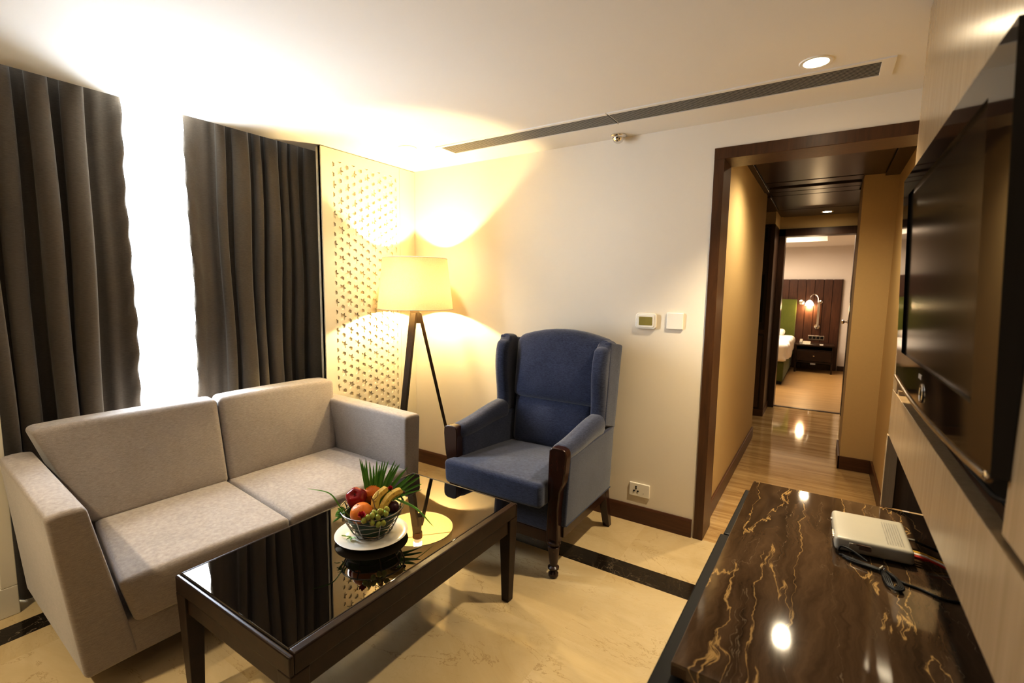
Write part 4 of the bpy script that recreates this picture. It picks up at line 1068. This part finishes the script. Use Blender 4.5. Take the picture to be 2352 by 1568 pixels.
t = thing('nightstand', 'dark bedside table with one drawer and an open shelf', 'bedside table', (-.12, 10.25, 0))
obj('top', box(-.425, .165, 9.98, 10.54, .480, .505), M_table, t, smooth=False, bevel=.002)
bm = bmesh.new(); bx(bm, -.415, -.395, 10.0, 10.53, .20, .48); bx(bm, .135, .155, 10.0, 10.53, .20, .48); bx(bm, -.415, .155, 10.51, 10.53, .10, .48); bx(bm, -.40, .14, 10.0, 10.53, .185, .205); bx(bm, -.40, .14, 10.01, 10.53, .40, .415)
obj('carcass', bm, M_table, t, smooth=False)
dr = obj('drawer', box(-.392, .132, 9.992, 10.40, .215, .395), M_table, t, smooth=False, bevel=.002)
bm = bmesh.new(); lathe(bm, [(.005, 0), (.005, .012), (.011, .016), (.011, .022), (0, .026)], (-.13, 9.992, .310), 12, (0, -1, 0)); obj('knob', bm, M_chrome, dr)
for x in (-.405, .145):
    for y in (10.005, 10.50): obj('leg', box(x - .014, x + .014, y - .014 + .01, y + .014 + .01, 0, .19), M_table, t, smooth=False)
obj('shelf_plate', box(-.175, -.095, 9.985, 9.995, .155, .180), M_grey, t, smooth=False)

t = thing('desk_phone', 'cream telephone on the bedside table', 'telephone', (-.30, 10.05, .505))
bm = bmesh.new(); hexa(bm, [(-.36, 10.0, .505), (-.19, 10.0, .505), (-.19, 10.16, .505), (-.36, 10.16, .505), (-.355, 10.005, .525), (-.195, 10.005, .525), (-.195, 10.155, .555), (-.355, 10.155, .555)]); obj('base', bm, M_cream, t, smooth=False, bevel=.004)
bm = bmesh.new(); hexa(bm, [(-.365, 9.995, .527), (-.315, 9.995, .527), (-.315, 10.165, .560), (-.365, 10.165, .560), (-.360, 10.0, .560), (-.320, 10.0, .560), (-.320, 10.16, .590), (-.360, 10.16, .590)]); obj('handset', bm, M_cream, t, smooth=False, bevel=.006)
bm = bmesh.new(); bx(bm, -.29, -.16, 9.985, 9.999, .5052, .512); tag(obj('note_tray', bm, M_cream, origin=(-.22, 9.99, .505), smooth=False, bevel=.002), 'thin cream tray before the telephone on the bedside table', 'tray')
bm = bmesh.new(); rplate(bm, -.055, .0, .505, .522, 9.99, 10.05, .006); tag(obj('card_holder', bm, M_white, origin=(-.03, 10.02, .505), smooth=False), 'small white block on the bedside table right of the telephone', 'holder')

t = thing('outlet_panel', 'metal framed bedside outlet panel with four dark squares', 'socket', (-.12, 10.55, .59))
obj('frame', box(-.250, .004, 10.540, 10.553, .552, .630), M_steel, t, smooth=False, bevel=.002)
for k in range(4): obj('outlet', box(-.236 + .060 * k, -.190 + .060 * k, 10.537, 10.545, .568, .615), M_blackplastic, t, smooth=False)
bm = bmesh.new(); lathe(bm, [(0, .016), (.030, .014), (.046, .006), (.048, 0)], (-.398, 10.553, 1.243), 24, (0, -1, 0)); tag(obj('wall_knob', bm, M_steel, origin=(-.398, 10.553, 1.243)), 'round chrome disc on the planks beside the green headboard', 'wall disc')
t = thing('swing_arm_lamp', 'lit chrome wall lamp with white glass shade above the bedside table', 'lamp', (-.13, 10.55, 1.0))
bm = bmesh.new(); tube(bm, [(-.128, 10.50, .80), (-.131, 10.50, 1.25)], .014, 10); tube(bm, [(-.108, 10.50, .84), (-.108, 10.50, 1.27)], .010, 10); obj('pole', bm, M_chrome, t)
bm = bmesh.new(); lathe(bm, [(.045, 0), (.045, .010), (.018, .016), (.018, .06), (0, .06)], (-.125, 10.5510, .80), 20, (0, -1, 0)); lathe(bm, [(.030, 0), (.030, .010), (.012, .016), (.012, .05), (0, .05)], (-.095, 10.5510, 1.255), 20, (0, -1, 0)); obj('bracket', bm, M_chrome, t)
bm = bmesh.new(); tube(bm, spline([(-.131, 10.50, 1.24), (-.136, 10.47, 1.33), (-.170, 10.45, 1.385), (-.215, 10.44, 1.39), (-.255, 10.44, 1.345), (-.268, 10.44, 1.30)], 8), .009, 8); obj('arm', bm, M_chrome, t)
bm = bmesh.new(); lathe(bm, [(.014, .095), (.030, .085), (.052, .060), (.067, .025), (.072, 0), (.070, 0), (.05, .055), (0, .08)], (-.268, 10.44, 1.190), 24); obj('lamp_shade', bm, M_globe, t)
ld = bpy.data.lights.new('bedside_bulb', 'POINT'); ld.energy = 9; ld.color = (1, .74, .42); ld.shadow_soft_size = .05
lo = bpy.data.objects.new('bedside_bulb', ld); link(lo); lo.location = (-.268, 10.42, 1.16)

# ------------------------------------------------------------------ lights and sky
def area(name, loc, rot, sx, sy, power, col):
    ld = bpy.data.lights.new(name, 'AREA'); ld.shape = 'RECTANGLE'; ld.size = sx; ld.size_y = sy; ld.energy = power; ld.color = col
    o = bpy.data.objects.new(name, ld); link(o); o.location = loc; o.rotation_euler = rot; return o
area('daylight', (-3.75, 1.0, 1.5), (0, -PI / 2, 0), 3.2, 2.6, 950, (.74, .85, 1.0))       # sky light outside the window
area('bedroom_ceiling_light', (-.9, 8.7, 2.38), (0, 0, 0), 1.4, 1.2, 66, (1, .84, .66))
w = bpy.data.worlds.new('World'); bpy.context.scene.world = w; w.use_nodes = True
bg = w.node_tree.nodes['Background']; bg.inputs[0].default_value = (.92, .96, 1, 1); bg.inputs[1].default_value = 6.0

# ------------------------------------------------------------------ camera
cd = bpy.data.cameras.new('camera'); cam = bpy.data.objects.new('camera', cd); link(cam)
r = V((0.8373241886, 0.5465507471, 0.0130569538)); d = V((0.0701953141, -0.0837937238, -0.9940076608)); f = V((-0.5421815388, 0.8332231950, -0.1085278131))
cam.matrix_world = Matrix(((r.x, -d.x, -f.x, 0), (r.y, -d.y, -f.y, 0), (r.z, -d.z, -f.z, 1.42), (0, 0, 0, 1)))
cd.sensor_width = 36; cd.lens = 36 * 1105.426 / 2352; cd.clip_start = .02
cd.dof.use_dof = True; cd.dof.focus_distance = 2.4; cd.dof.aperture_fstop = 3.2
sc = bpy.context.scene; sc.camera = cam
sc.view_settings.view_transform = 'Standard'; sc.view_settings.look = 'None'; sc.view_settings.exposure = .36; sc.view_settings.gamma = .80
